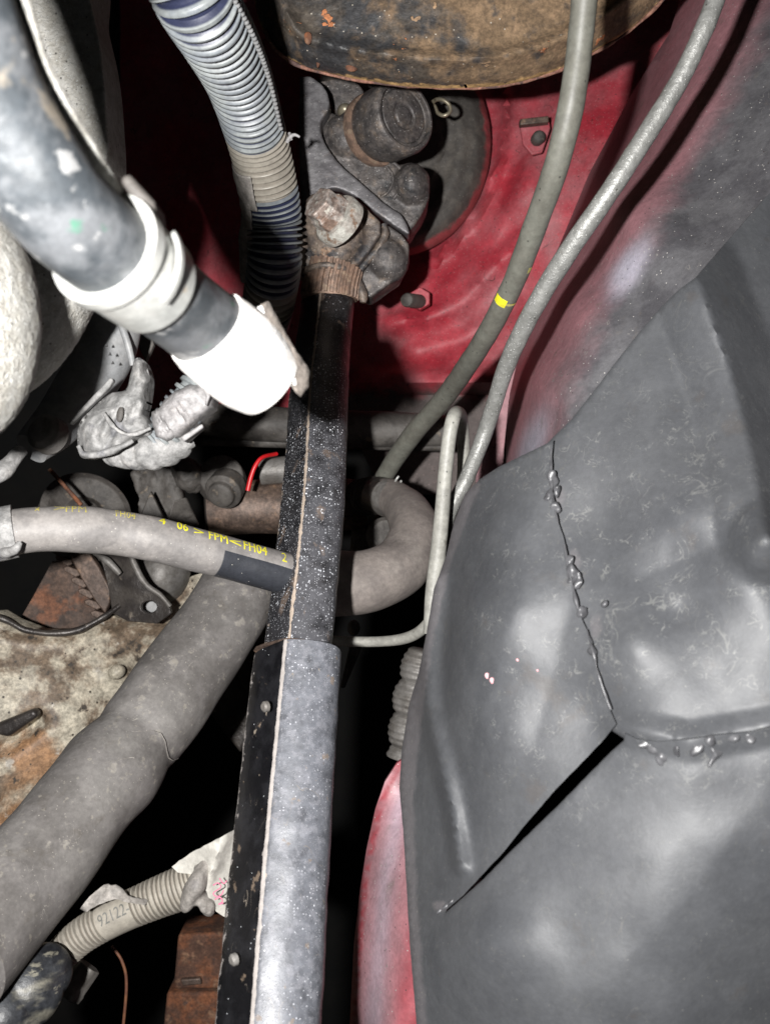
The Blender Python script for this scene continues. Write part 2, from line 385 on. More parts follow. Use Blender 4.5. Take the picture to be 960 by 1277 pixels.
def panel(name, outline, depth, m, parent=None, step=10, thick=.002, curve=True, jit=0.0, cols=None, bevel=0.0, rough=0.0, rs=60, holes=()):
    ol = smooth_outline(outline, step, curve, jit)
    V = [Vector((p[0], p[1])) for p in ol]; ne = len(V)
    E = [(i, (i+1) % ne) for i in range(ne)]
    hp = []
    for h in holes:
        b = len(V); hh = smooth_outline(h, step, True); V += [Vector((p[0], p[1])) for p in hh]
        E += [(b + i, b + (i+1) % len(hh)) for i in range(len(hh))]; hp.append(hh)
    xs = [p[0] for p in ol]; ys = [p[1] for p in ol]
    oa = np.array([[v.x, v.y] for v in V])
    y = min(ys) + step * .5; row = 0
    while y < max(ys):
        x = min(xs) + step * (.5 if row % 2 else .95)
        while x < max(xs):
            if np.min((oa[:, 0]-x)**2 + (oa[:, 1]-y)**2) > (.6*step)**2: V.append(Vector((x, y)))
            x += step
        y += step * .87; row += 1
    cv, ce, cf, *_ = geometry.delaunay_2d_cdt(V, E, [], 0, 1e-4)
    poly = np.array([[p[0], p[1]] for p in ol])
    def inside(pl, x, y):
        c = False; n = len(pl); j = n-1
        for i in range(n):
            xi, yi = pl[i][0], pl[i][1]; xj, yj = pl[j][0], pl[j][1]
            if (yi > y) != (yj > y) and x < (xj-xi)*(y-yi)/(yj-yi) + xi: c = not c
            j = i
        return c
    faces = []
    for f in cf:
        mx = sum(cv[i].x for i in f)/len(f); my = sum(cv[i].y for i in f)/len(f)
        if inside(ol, mx, my) and not any(inside(h, mx, my) for h in hp): faces.append(tuple(f))
    used = sorted({i for f in faces for i in f}); mp = {v: k for k, v in enumerate(used)}
    verts = []; C3 = []
    df = depth if callable(depth) else (lambda x, y: depth)
    for i in used:
        x, y = cv[i].x, cv[i].y; p = P(x, y, df(x, y))
        if rough: p.z += rough * noise.fractal(p * rs, 1.0, 2.0, 4)
        verts.append(p)
        if cols: C3.append(cols(x, y))
    faces = [tuple(mp[i] for i in f) for f in faces]
    fixed = []
    for f in faces:
        a, b, c = (verts[i] for i in f[:3]); nrm = (b-a).cross(c-a)
        fixed.append(f if nrm.z > 0 else tuple(reversed(f)))
    nv = len(verts); cnt = {}
    for f in fixed:
        for a, b in zip(f, f[1:] + f[:1]): cnt[(a, b)] = cnt.get((a, b), 0) + 1
    walls = [(b, a, a + nv, b + nv) for (a, b) in cnt if (b, a) not in cnt]
    back = [tuple(i + nv for i in reversed(f)) for f in fixed]
    verts = verts + [v + Vector((0, 0, -thick)) for v in verts]; C3 = C3 + C3
    me = bpy.data.meshes.new(name); me.from_pydata(verts, [], fixed + back + walls)
    if cols: setC(me, C3)
    me.update(); o = link(name, me, m, parent)
    me.set_sharp_from_angle(angle=math.radians(60))
    if bevel:
        bv = o.modifiers.new('bevel', 'BEVEL'); bv.width = bevel; bv.segments = 3; bv.limit_method = 'ANGLE'; bv.angle_limit = math.radians(55)
    return o

# --- solids collected into one bmesh
def bm_prism(bm, pts, d, th, curve=False, tilt=(0, 0)):
    if curve: pts = smooth_outline(pts, 6)
    cx = sum(p[0] for p in pts)/len(pts); cy = sum(p[1] for p in pts)/len(pts)
    fr = []; bk = []
    for p in pts:
        dd = d + (p[0]-cx)*tilt[0] + (p[1]-cy)*tilt[1]
        v = P(p[0], p[1], dd); fr.append(bm.verts.new(v)); bk.append(bm.verts.new(v + Vector((0, 0, -th))))
    n = len(pts); fs = [bm.faces.new(fr), bm.faces.new(list(reversed(bk)))]
    for i in range(n): fs.append(bm.faces.new((fr[i], bk[i], bk[(i+1) % n], fr[(i+1) % n])))
    bmesh.ops.recalc_face_normals(bm, faces=fs)
def bm_ell(bm, c, r, rot=0.0, seg=20):
    """ellipsoid: c = (px,py,d), r = (rx_px, ry_px, rz metres)"""
    d = c[2]
    mtx = Matrix.Translation(P(*c)) @ Matrix.Rotation(rot, 4, 'Z') @ Matrix.Diagonal((r[0]*d/F, r[1]*d/F, r[2], 1))
    bmesh.ops.create_uvsphere(bm, u_segments=seg, v_segments=seg//2+2, radius=1, matrix=mtx)
def bm_lathe(bm, c, axis, prof, seg=32, hexa=False, flute=0.0, nfl=24):
    """c = point (Vector); axis = direction; prof = [(height, radius)]"""
    ax = Vector(axis).normalized(); q = Vector((0, 0, 1)).rotation_difference(ax).to_matrix()
    rings = []
    for (h, r) in prof:
        ring = []
        for j in range(seg):
            a = 2*math.pi*j/seg; rr = r
            if hexa: rr = r * math.cos(math.pi/6) / math.cos(((a + math.pi/6) % (math.pi/3)) - math.pi/6)
            if flute: rr += flute * (1 if (j % 4) < 2 else -1)
            ring.append(bm.verts.new(Vector(c) + q @ Vector((rr*math.cos(a), rr*math.sin(a), h))))
        rings.append(ring)
    fs = []
    for i in range(len(rings)-1):
        for j in range(seg):
            fs.append(bm.faces.new((rings[i][j], rings[i][(j+1) % seg], rings[i+1][(j+1) % seg], rings[i+1][j])))
    fs.append(bm.faces.new(list(reversed(rings[0])))); fs.append(bm.faces.new(rings[-1]))
    bmesh.ops.recalc_face_normals(bm, faces=fs)
def bm_capsule(bm, a, b, ra, rb, seg=20):
    a, b = Vector(a), Vector(b); L = (b-a).length; pr = []
    for k in range(7): t = math.pi/2*k/6; pr.append((-ra*math.cos(t), max(ra*math.sin(t), 1e-5)))
    for k in range(6, -1, -1): t = math.pi/2*k/6; pr.append((L + rb*math.cos(t), max(rb*math.sin(t), 1e-5)))
    bm_lathe(bm, a, b-a, pr, seg)
def finish(name, bm, m, parent=None, smooth=True, bevel=0.0, voxel=0.0, sm=4, disp=None, angle=35, cols=None):
    me = bpy.data.meshes.new(name); bm.to_mesh(me); bm.free()
    o = link(name, me, m, parent, smooth)
    if voxel:
        r = o.modifiers.new('remesh', 'REMESH'); r.mode = 'VOXEL'; r.voxel_size = voxel; r.use_smooth_shade = True
        s = o.modifiers.new('smooth', 'SMOOTH'); s.iterations = sm; s.factor = .5
        if disp:
            dg = bpy.context.evaluated_depsgraph_get(); ev = o.evaluated_get(dg)
            m2 = bpy.data.meshes.new_from_object(ev); 
            nr = [v.normal.copy() for v in m2.vertices]
            for v, nn in zip(m2.vertices, nr): v.co += nn * disp(v.co)
            o.modifiers.clear(); old = o.data; o.data = m2; bpy.data.meshes.remove(old)
            m2.shade_smooth()
    else:
        if bevel:
            bv = o.modifiers.new('bevel', 'BEVEL'); bv.width = bevel; bv.segments = 3; bv.limit_method = 'ANGLE'; bv.angle_limit = math.radians(40)
        if smooth:
            try: me.set_sharp_from_angle(angle=math.radians(angle))
            except Exception: pass
    return o
def B(): return bmesh.new()
def fr(s, a):  # fractal displacement factory
    return lambda co: a * noise.fractal(co * s, 1.0, 2.0, 4)

# ================================================================== SETTING
bm = B(); bmesh.ops.create_grid(bm, x_segments=2, y_segments=2, size=1.6)
o = finish('ground', bm, 'void'); o.location = (0, 0, -1.35); tag(o, kind='structure')

# ---- firewall
fw_base = tps([(150, 80, .69), (300, 80, .675), (420, 60, .66), (700, 60, .63), (860, -20, .60), (150, 400, .69), (280, 350, .675), (420, 400, .64), (620, 300, .62), (700, 230, .60),
               (480, 600, .63), (640, 480, .61), (150, 600, .66)])
arc_ring = [(628, 90), (632, 150), (622, 205), (600, 255), (570, 292), (540, 325)]
lowridge = [(490, 402), (535, 395), (575, 378), (620, 330), (650, 300)]
def fw_d(x, y):
    d = fw_base(x, y) + .05
    d -= .012 * math.exp(-(poly_dist(x, y, arc_ring) / 6) ** 2)
    q = poly_dist(x, y, lowridge); d -= .010 * math.exp(-(q / 12) ** 2); d += .008 * math.exp(-(poly_dist(x, y, [(520, 440), (580, 425), (640, 380)]) / 12) ** 2); d -= .007 * math.exp(-(poly_dist(x, y, [(700, 130), (650, 235), (600, 320), (560, 360)]) / 14) ** 2)
    if y > 455 and x > 440: d -= .012 * min(1, (y - 455) / 12.) - .02 * min(1, max(0, (y - 480) / 12.))
    d -= .008 * math.exp(-((x-665)/30)**2 - ((y-260)/50)**2)
    return d
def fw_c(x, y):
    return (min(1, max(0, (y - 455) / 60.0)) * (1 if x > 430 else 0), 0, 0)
t = thing('firewall', 'red painted sheet metal firewall behind the steering joint', 'body panel', P(480, 300, .64))
panel('panel_sheet', [(150, -60), (560, -60), (900, -60), (900, 40), (840, 120), (790, 210), (750, 282), (715, 350), (690, 420), (670, 500), (640, 610), (480, 620), (440, 540), (150, 505)],
      fw_d, 'red', t, step=9, thick=.002, curve=False, cols=fw_c, rough=.0022, rs=32)
# pressed reinforcement tab with its stud
bm = B(); bm_prism(bm, [(647, 151), (684, 147), (686, 160), (676, 190), (663, 193), (652, 180)], .640, .003); finish('bracket_tab', bm, 'red', t, bevel=.0008)
bm = B(); bm_prism(bm, [(648, 148), (684, 144), (684, 152), (648, 156)], .634, .006); finish('tab_lip', bm, 'brownsteel', t, bevel=.0008)
bm = B(); bm_lathe(bm, P(668, 176, .643), (0.05, -.1, 1), [(0, .0040), (.010, .0040), (.0112, .0034), (.012, .002)], 20); finish('stud', bm, 'dimgrey', t)
bm = B(); bm_lathe(bm, P(524, 374, .660), (-.1, -.05, 1), [(0, .0072), (.001, .0074), (.006, .0070)], 36, hexa=True); finish('nut', bm, 'red', t, bevel=.0005)
bm = B(); bm_lathe(bm, P(523, 376, .655), (-.45, -.15, 1), [(0, .0044), (.020, .0044), (.0212, .0038), (.0218, .002)], 20); finish('stud', bm, 'dimgrey', t)
Tube([(752, 150, .662, 5), (735, 185, .660, 7), (712, 225, .660, 5), (694, 252, .660, 6), (686, 275, .664, 3)], .002).build('seam_sealant', 'seam', t, seg=12, wob=.0012, wscale=200)
Tube([(857, 35, .64, 5), (840, 62, .64, 7), (812, 92, .645, 4), (790, 118, .65, 5)], .002).build('seam_sealant', 'seam', t, seg=12, wob=.0014, wscale=200)

# ---- left hidden inner wing strip behind the pipe (red, lit between the shadows)
# ---- black steering column boot plate
t = thing('column_boot', 'round black dusty boot plate on the firewall behind the universal joint', 'boot', P(490, 190, .61))
circ = [(490 + 122*math.cos(a), 178 + 140*math.sin(a)) for a in np.linspace(0, 2*math.pi, 40, endpoint=False)]
def boot_d(x, y):
    r = math.hypot((x-490)/122, (y-178)/140)
    return .645 + .012*max(0, r-.86)/.14 + .004*min(1, abs(r-.70)/.1) - .004*(r < .5)
panel('boot_plate', circ, boot_d, 'boot', t, step=7, thick=.006, rough=.0015, rs=60, cols=lambda x, y: (max(0, (math.hypot((x-490)/122, (y-178)/140)-.86)/.12), 0, 0))
bm = B(); bm_lathe(bm, P(425, 150, .63), (.1, 0, 1), [(0, .022), (.008, .021), (.012, .018)], 32); finish('column_seal', bm, 'boot', t, bevel=.001)

# ---- rusty brake booster / drum above
t = thing('brake_booster', 'large rusty black drum hanging over the top edge of the joint', 'brake booster', P(600, -40, .47))
def rim_y(x): return 108 - 0.00136*(x-575)**2 - (0.0018*(x-700)**2 * .35 if x > 700 else 0) - (.0045*(380-x)**2 if x < 380 else 0)
ol = [(318, -60), (318, 0), (325, 30), (340, 58), (368, 78), (410, 91), (460, 100), (520, 107), (575, 108), (630, 104), (680, 92), (720, 75), (765, 50), (800, 25), (840, -15), (860, -60)]
def bo_d(x, y):
    e = poly_dist(x, y, ol)
    return .452 + .016 * math.exp(-e / 14.0) + .012*((x-560)/300)**2 - .006*math.exp(-((e-34)/9)**2)
def bo_c(x, y):
    e = poly_dist(x, y, ol)
    g = min(1, max(0.12, (x - 400) / 220.0)); g = g * (1 - .45*math.exp(-((x-530)/40)**2))
    return (math.exp(-e/4.0) * (1 if x > 430 else .75), g, 0)
panel('drum_shell', ol, bo_d, 'rust_drum', t, step=5, thick=.0015, cols=bo_c, rough=.0012, rs=70)
ed = [(330, 38), (342, 60), (368, 80), (410, 93), (460, 102), (520, 108.5), (575, 110), (630, 106), (680, 94), (720, 77), (765, 52), (800, 26), (838, -12)]
Tube([(x, y, .471, 4) for x, y in ed], .003).build('drum_rim', 'seam', t, seg=12, wob=.0006, wscale=150)
for (x, y, r) in ((383, 48, 8), (398, 80, 6), (438, 84, 9)):
    bm = B(); bm_ell(bm, (x, y, bo_d(x, y)), (r*.6, r*.9, .0009), .3, 20)
    for v in bm.verts: v.co += Vector((noise.noise(v.co*220), noise.noise(v.co*220 + Vector((9, 0, 0))), .1*noise.noise(v.co*300)))*.0014
    finish('rust_blister', bm, 'rust', t)

# ---- inner fender (upper right)
fe = tps([(850, -40, .60), (900, -20, .52), (960, -20, .49), (1060, -20, .45), (790, 120, .60), (840, 120, .50), (900, 120, .465), (1000, 120, .43),
          (720, 250, .605), (755, 250, .50), (860, 250, .44), (980, 250, .405), (668, 380, .58), (700, 380, .49), (790, 380, .43), (930, 380, .38),
          (637, 480, .565), (665, 480, .48), (750, 480, .42), (900, 480, .37), (630, 600, .56), (660, 600, .47), (740, 600, .42), (900, 600, .37)])
def fe_c(x, y):
    # left line of the fender
    xl = np.interp(y, [-20, 120, 250, 380, 480, 600], [850, 790, 722, 668, 637, 630]); u = x - xl
    wpx = np.interp(y, [-20, 120, 250, 380, 480, 600], [90, 85, 80, 62, 45, 40])
    g = 1 / (1 + math.exp((u - wpx*1.35) / 26.0))
    r = .95*math.exp(-(((x-785)+(y-330)*.5)/22)**2 - ((y-335)/42)**2) + .9*math.exp(-(((x-668)+(y-540)*.3)/20)**2 - ((y-560)/60)**2)  # two whitish blotches, separate from the pink overspray
    b = .8*math.exp(-((u-8)/14)**2) * math.exp(-((y-470)/70)**2) + .45*math.exp(-((u-20)/30)**2)*(1 if y < 200 else math.exp(-((y-200)/60)**2))
    return (r, g, b)
t = thing('inner_fender', 'curved inner fender with pink and grey overspray right of the brake line', 'body panel', P(760, 320, .45))
panel('fender_skin', [(868, -60), (835, 40), (790, 112), (735, 215), (700, 300), (672, 365), (650, 430), (636, 490), (631, 540), (632, 640), (1080, 640), (1080, -60)],
      fe, 'fender', t, step=9, thick=.0025, curve=False, cols=fe_c, rough=.0010, rs=25)
panel('flange_strip', [(668, 372), (650, 430), (634, 500), (628, 560), (626, 650), (590, 650), (594, 590), (604, 545), (622, 490), (640, 430), (655, 385)],
      lambda x, y: .615, 'fender', t, step=8, curve=False, cols=lambda x, y: (0, .9, .35))

# ---- lower pink panel between shaft and splash panel
t = thing('lower_body_panel', 'dusty pink red body panel low between the shaft and the splash panel', 'body panel', P(480, 1120, .42))
lp = tps([(500, 945, .45), (560, 1000, .46), (470, 1010, .45), (520, 1060, .42), (450, 1100, .45), (500, 1140, .405), (437, 1290, .45), (480, 1290, .40), (560, 1290, .40)])
def lp_c(x, y):
    xl = np.interp(y, [945, 1010, 1100, 1290], [497, 468, 450, 434]); u = x - xl
    return (.55*math.exp(-((u-30)/18)**2)*(1 if y > 980 else .3), .75, .9*math.exp(-((u-4)/7)**2) + .8*(1/(1+math.exp(-(u-50)/7)))*(1/(1+math.exp(-(y-1110)/25))))
panel('panel_skin', [(512, 940), (495, 952), (480, 975), (468, 1010), (457, 1060), (449, 1110), (441, 1180), (435, 1300), (600, 1300), (600, 940)], lp, 'fender', t, step=8, thick=.003, curve=False, cols=lp_c, rough=.0006, rs=50)

# ================================================================== splash panel (big grey sheet, right)
sp_base = tps([(690, 551, .345), (600, 596, .375), (575, 625, .385), (555, 700, .39), (535, 800, .392), (520, 880, .392), (505, 980, .385), (508, 1100, .37), (520, 1290, .35),
               (620, 650, .348), (590, 760, .345), (570, 860, .350), (650, 850, .322), (620, 960, .325), (700, 780, .318), (740, 900, .310), (640, 1060, .318),
               (600, 1180, .312), (700, 1180, .298), (800, 1150, .288), (950, 1150, .290), (850, 1290, .292), (1010, 1290, .31),
               (730, 650, .330), (820, 500, .335), (870, 380, .345), (960, 300, .365), (900, 620, .305), (955, 680, .292), (1040, 640, .33), (1040, 500, .36), (1040, 850, .285),
               (850, 760, .302), (800, 920, .296), (940, 920, .284), (780, 800, .300)])
def crease(x, y, pts, wd, amp):
    return amp * max(0, 1 - poly_dist(x, y, pts) / wd)
def spd(x, y):
    d = sp_base(x, y)
    d -= crease(x, y, [(868, 350), (905, 450), (935, 560), (955, 672)], 60, .014)          # fold of upper panel
    d -= crease(x, y, [(955, 672), (1040, 720)], 50, .012)
    d += crease(x, y, [(870, 690), (960, 650)], 50, .0025)
    d += crease(x, y, [(800, 720), (870, 690), (930, 670)], 40, .0015)
    d -= crease(x, y, [(545, 720), (533, 800), (534, 880), (548, 940), (565, 1010), (575, 1080)], 16, .0075)  # raised rim of flap
    d += crease(x, y, [(562, 740), (552, 810), (556, 880)], 22, .004)
    d -= crease(x, y, [(640, 760), (600, 900)], 70, .004)
    d -= crease(x, y, [(770, 905), (860, 925), (960, 905)], 26, .004)
    d -= crease(x, y, [(960, 980), (880, 1090), (780, 1200)], 70, .0012)
    d += .0008*noise.noise(Vector((x/60., y/60., 0))) + .0018*noise.noise(Vector((x/140., y/140., 3)))
    # ripples of the flap
    d += .0005*math.sin((x - .25*(y-700))/5.2)*math.exp(-((x-585)/30)**2-((y-740)/50)**2)
    return d
def liner_c(x, y):
    r = max(0, min(1, (x - 560) / 60.)) * math.exp(-max(0, (y-900)/120.)) * math.exp(-max(0, 560-y)/90.)
    g = math.exp(-((x - np.interp(y, [600, 700, 800, 900, 1000, 1150, 1300], [590, 552, 530, 515, 505, 512, 524]))/14)**2) if y > 600 else 0
    for a in ((690, 620), (707, 700), (735, 780)): g = max(g, .7*math.exp(-((x-a[0]-8)/14)**2 - ((y-a[1])/26)**2))
    g = max(g, .9*math.exp(-((x-550)/16)**2-((y-1130)/10)**2))
    return (r, g, 0)
t = thing('splash_panel', 'large crumpled dark grey splash panel with a split seam and black tear', 'splash panel', P(720, 900, .31))
lower = [(690, 549), (655, 566), (622, 582), (598, 598), (580, 616), (566, 652), (556, 695), (541, 735), (532, 790), (522, 840), (510, 880), (501, 935), (498, 985), (503, 1040), (507, 1110),
         (511, 1180), (522, 1310), (1060, 1310), (1060, 870), (990, 898), (940, 912), (900, 916), (860, 922), (820, 925), (795, 922), (780, 915),
         (779, 925), (764, 938), (742, 960), (700, 1003), (664, 1038), (630, 1071), (604, 1098), (577, 1122), (554, 1142),
         (557, 1134), (578, 1116), (602, 1090), (628, 1062), (655, 1028), (692, 985), (728, 948), (750, 925), (768, 903),
         (758, 880), (744, 836), (738, 800), (722, 765), (714, 738), (708, 700), (703, 672), (692, 640), (686, 610), (687, 580)]
panel('lower_panel', lower, spd, 'liner', t, step=6, thick=.0016, curve=False, jit=.22, cols=liner_c)
upper = [(690, 545), (712, 524), (741, 487), (769, 450), (795, 417), (825, 382), (845, 362), (868, 345), (907, 300), (955, 245), (1060, 150), (1060, 930), (960, 940), (880, 945), (800, 945), (784, 925), (755, 906),
         (738, 850), (715, 780), (700, 720), (690, 670), (675, 640), (670, 600), (676, 560)]
panel('upper_panel', upper, lambda x, y: spd(x, y) + .0009 + .0024/(1+math.exp((x-775)/10.)) + .004*math.exp(-max(0, x-660)/20.), 'liner', t, step=6, thick=.0012, curve=False, jit=.2, cols=liner_c)
# melted drops on the split seam
beads = [(688, 598, 5, 8), (684, 616, 4, 6), (694, 612, 3, 5), (692, 632, 3.5, 6), (709, 698, 4, 5), (712, 716, 6, 8), (721, 722, 3, 7), (724, 762, 5, 6), (738, 812, 4, 5), (753, 753, 3, 3),
         (801, 926, 6, 4), (812, 936, 5, 8), (824, 945, 4, 6), (868, 935, 4, 9), (888, 941, 4, 10), (886, 920, 4, 5), (914, 922, 4, 4), (933, 920, 5, 5), (842, 934, 3, 5)]
for i, (x, y, rx, ry) in enumerate(beads):
    bm = B()
    for k in range(3):
        bm_ell(bm, (x + R.uniform(-.6, .6)*rx, y + R.uniform(-.8, .8)*ry, spd(x, y) + .0002), (rx*R.uniform(1.0, 1.6), ry*R.uniform(.9, 1.5), R.uniform(.0010, .0016)), R.uniform(-.7, .7), 14)
    for v in bm.verts: v.co += Vector((noise.noise(v.co*300), noise.noise(v.co*300+Vector((5, 5, 0))), noise.noise(v.co*500)))*.0009
    finish('melted_bead', bm, 'bead', t, voxel=.0004, sm=5)
for k, sg in enumerate(([(688, 560), (688, 590), (690, 620), (697, 655)], [(704, 680), (709, 705), (716, 738), (722, 760)], [(732, 785), (740, 812), (748, 845), (762, 885)])):
    Tube([(x - 1, y, spd(x, y) - .0001, 3.0 + (i % 2)) for i, (x, y) in enumerate(sg)], .0008).build('seam_lip', 'bead', t, seg=10, wob=.0006, wscale=260)
# tear's frayed end
for (x, y) in ((556, 1130), (548, 1136), (563, 1124)):
    bm = B(); bm_ell(bm, (x, y, spd(x, y)), (6, 2.5, .0008), .7, 10); finish('frayed_edge', bm, 'bead', t)
for (x, y, r_) in ((608, 843, 3.5), (614, 849, 3.5), (645, 823, 1.6), (670, 836, 1.4)):
    bm = B(); bm_ell(bm, (x, y, spd(x, y)), (r_, r_*1.3, .0003), .6, 10); finish('paint_fleck', bm, 'pinkmark', t)

# ================================================================== steering shaft
t = thing('steering_shaft', 'black steel steering shaft with a fatter worn lower sleeve running down the middle', 'steering shaft', P(334, 1277, .332))
prof = [(-.5, -.22), (-.498, -.19), (-.49, -.15), (-.40, .02), (-.30, .17), (-.20, .32), (-.165, .372), (-.15, .385), (-.135, .395), (-.12, .402), (-.09, .41), (0, .425), (.12, .43), (.24, .41), (.34, .37), (.42, .30), (.47, .21), (.495, .10), (.5, 0), (.47, -.15), (.38, -.3), (.2, -.42), (0, -.46), (-.25, -.42), (-.42, -.33), (-.48, -.27)]
def sh_c(s, th, j):
    ridge = 1.0 if j in (7, 8) else (.30 if j in (6, 9) else 0)
    edge = .62 if j in (0, 1) else (.45 if j in (2,) else 0)
    dust = 1.0 if 9 <= j <= 19 else 0
    if j == 9: dust = .8
    return (max(ridge, edge), dust, 1)
ti = Tube([(409, 370, .530, 66), (402, 440, .50, 69), (397, 500, .475, 74), (389, 640, .43, 80), (371, 812, .398, 84), (366, 860, .39, 84)], .003)
def shi_c(s, th, j):
    u = s / ti.len; b = min(1, max(.25, (u-.10)/.18))  # sleeve's shadow painted in: specks and grey facet fade out towards the joint
    g = min(1, max(.0, (u-.16)/.25))
    return ((.78 if j in (7, 8) else .5 if j in (0, 1, 2, 6, 9) else 0), (1.0 if 9 <= j <= 19 else .3)*g, b)
ti.build('inner_tube', 'shaft_in', t, profile=prof, cols=shi_c, wob=.0004, wscale=120)
to = Tube([(371, 813, .392, 109), (358, 960, .371, 117), (346, 1110, .352, 126), (334, 1277, .332, 134), (330, 1340, .325, 137)], .0025)
to.build('outer_sleeve', 'shaft', t, profile=prof, cols=sh_c, wob=.0005, wscale=120)
# end of sleeve
Tube([(371.6, 809, .3935, 106), (371, 813, .393, 110)], .001).build('sleeve_lip', 'brownsteel', t, profile=prof)
for (x, y) in ((333, 881), (294, 1196)):
    bm = B(); bm_lathe(bm, P(x, y, .365 if y < 1000 else .332) , (-.75, 0, .66), [(0, .0020), (.0012, .0019), (.0018, .0012)], 16); finish('rivet', bm, 'greymetal', t)
# splined neck
def spl(s, th): return .0006 * (1 if math.sin(th*30) > 0 else -1)
tn = Tube([(417, 334, .528, 70), (413, 352, .527, 70), (411, 370, .527, 70)], .002)
tn.build('splined_neck', 'splines', t, seg=272, disp=spl)
Tube([(410.6, 369, .5275, 71), (410.4, 373, .5275, 70)], .001).build('neck_ring', 'splines', t, seg=40)

# ================================================================== universal joint
t = thing('universal_joint', 'greasy forged steel universal joint with a pale clamp bolt above the shaft', 'universal joint', P(430, 340, .54))
Z = lambda pts: [(360 + a/4.255, 80 + b/4.255) for a, b in pts]
def Zp(a, b, d): return P(360 + a/4.255, 80 + b/4.255, d)
bm = B()
bm_prism(bm, Z([(60, 60), (110, 60), (185, 115), (215, 180), (210, 245), (172, 305), (185, 400), (265, 520), (400, 640), (520, 745), (600, 800), (640, 905), (520, 830), (400, 742), (330, 690), (220, 660), (90, 760), (60, 640)]), .540, .016, curve=True)
finish('flange_yoke', bm, 'cast_sheen', t, voxel=.0008, sm=10, disp=fr(160, .0002))
bm = B()
bm_prism(bm, Z([(150, 90), (330, 60), (400, 140), (360, 300), (300, 330), (240, 240), (225, 190)]), .572, .02)
finish('yoke_saddle', bm, 'cast_dark', t, voxel=.0011, sm=8, disp=fr(120, .0005))
bm = B()
bm_prism(bm, Z([(185, 300), (225, 250), (300, 290), (370, 330), (440, 460), (560, 525), (680, 535), (745, 620), (745, 700), (705, 800), (640, 895), (570, 810), (500, 750), (360, 640), (225, 500), (178, 390)]), .552, .030)
bm_ell(bm, (360+650/4.255, 80+650/4.255, .556), (24, 28, .014)); bm_ell(bm, (360+300/4.255, 80+400/4.255, .556), (24, 30, .012), .5)
finish('centre_yoke', bm, 'cast_dark', t, voxel=.0009, sm=8, disp=fr(130, .0006))
for arc_, ww in (([(556, 522), (592, 560), (605, 610), (592, 665), (555, 715)], 5), ([(520, 545), (548, 585), (550, 630), (525, 680), (490, 705)], 4)):
    Tube([(360+a/4.255, 80+b/4.255, .5515, ww) for a, b in arc_], .0008).build('forging_line', 'cast_dark', t, seg=10, wob=.0003, wscale=300)
# bearing cap (turned, hollow mouth)
bm = B(); ax = Vector((.62, .02, .78)).normalized()
c0 = Zp(500, 330, .545)
bm_lathe(bm, c0, ax, [(-.012, .014), (-.008, .0165), (.0, .0184), (.002, .0192), (.015, .0194), (.0175, .0188), (.0188, .0178), (.0190, .0160), (.0158, .0157), (.0156, .0138), (.0172, .0134), (.0176, .0070), (.0168, .0066), (.0168, .0050), (.0176, .0046), (.0176, .002)], 56)
finish('bearing_cap', bm, 'cast_dark', t, bevel=.0006, angle=28)
bm = B(); bm_lathe(bm, c0 - ax*.006, ax, [(-.004, .0185), (.0, .0192), (.002, .0188)], 48); finish('cap_seal', bm, 'splines', t)
bm = B(); bm_lathe(bm, c0 - ax*.014, ax, [(-.010, .0150), (.0, .0160), (.004, .0155)], 40); finish('cap_neck', bm, 'cast_dark', t)
bm = B(); bm_ell(bm, (360+300/4.255, 80+250/4.255, .566), (10, 9, .006)); finish('grease_nipple', bm, 'brass', t)
# clamp yoke
bm = B()
bm_prism(bm, Z([(25, 1070), (45, 880), (70, 830), (100, 740), (200, 672), (300, 686), (400, 748), (488, 835), (486, 900), (425, 1000), (350, 1080), (200, 1060), (50, 1100)]), .520, .026)
bm_ell(bm, (360+250/4.255, 80+930/4.255, .524), (40, 38, .014))
bm_ell(bm, (360+200/4.255, 80+830/4.255, .519), (33, 36, .012), .5)
finish('clamp_yoke', bm, 'cast_tan', t, voxel=.0009, sm=9, disp=fr(120, .0006))
bm = B()
bm_prism(bm, Z([(505, 845), (545, 860), (600, 900), (640, 960), (640, 1040), (585, 1130), (430, 1240), (375, 1215), (362, 1130), (440, 1030), (500, 930)]), .531, .022)
bm_ell(bm, (360+520/4.255, 80+1040/4.255, .534), (26, 30, .010), .6)
finish('clamp_ear', bm, 'cast_dark', t, voxel=.0009, sm=8, disp=fr(120, .0005))
T1 = [(503, 850), (512, 900), (480, 970), (430, 1030), (385, 1085), (362, 1130), (375, 1180), (395, 1230), (395, 1265)]
Tube([(360+a/4.255, 80+b/4.255, .527, ww) for (a, b), ww in zip(T1, (8, 10, 10, 9, 9, 10, 12, 13, 8))], .0015).build('split_edge', 'cast_tan', t, seg=16, wob=.0006, wscale=200)
Tube([(368, 352, .53, 8), (376, 341, .522, 9), (392, 333, .516, 9), (412, 331, .514, 9), (432, 337, .518, 9), (444, 350, .53, 8)], .002).build('neck_collar', 'cast_tan', t, seg=16, wob=.0004, wscale=200)
ax = Vector((-.66, .42, .62)).normalized()
c = Zp(250, 815, .501)
bm = B(); bm_lathe(bm, c - ax*.004, ax, [(-.002, .0128), (.004, .0128), (.0052, .0120), (.0058, .0095)], 40); wsh = finish('washer', bm, 'palewasher', t, bevel=.0004)
bm = B(); bm_lathe(bm, c + ax*.001, ax, [(0, .0102), (.0065, .0100), (.0070, .0088), (.0115, .0087), (.0122, .0082)], 48, hexa=True)
finish('clamp_bolt', bm, 'bolt', t, bevel=.0005, angle=25)

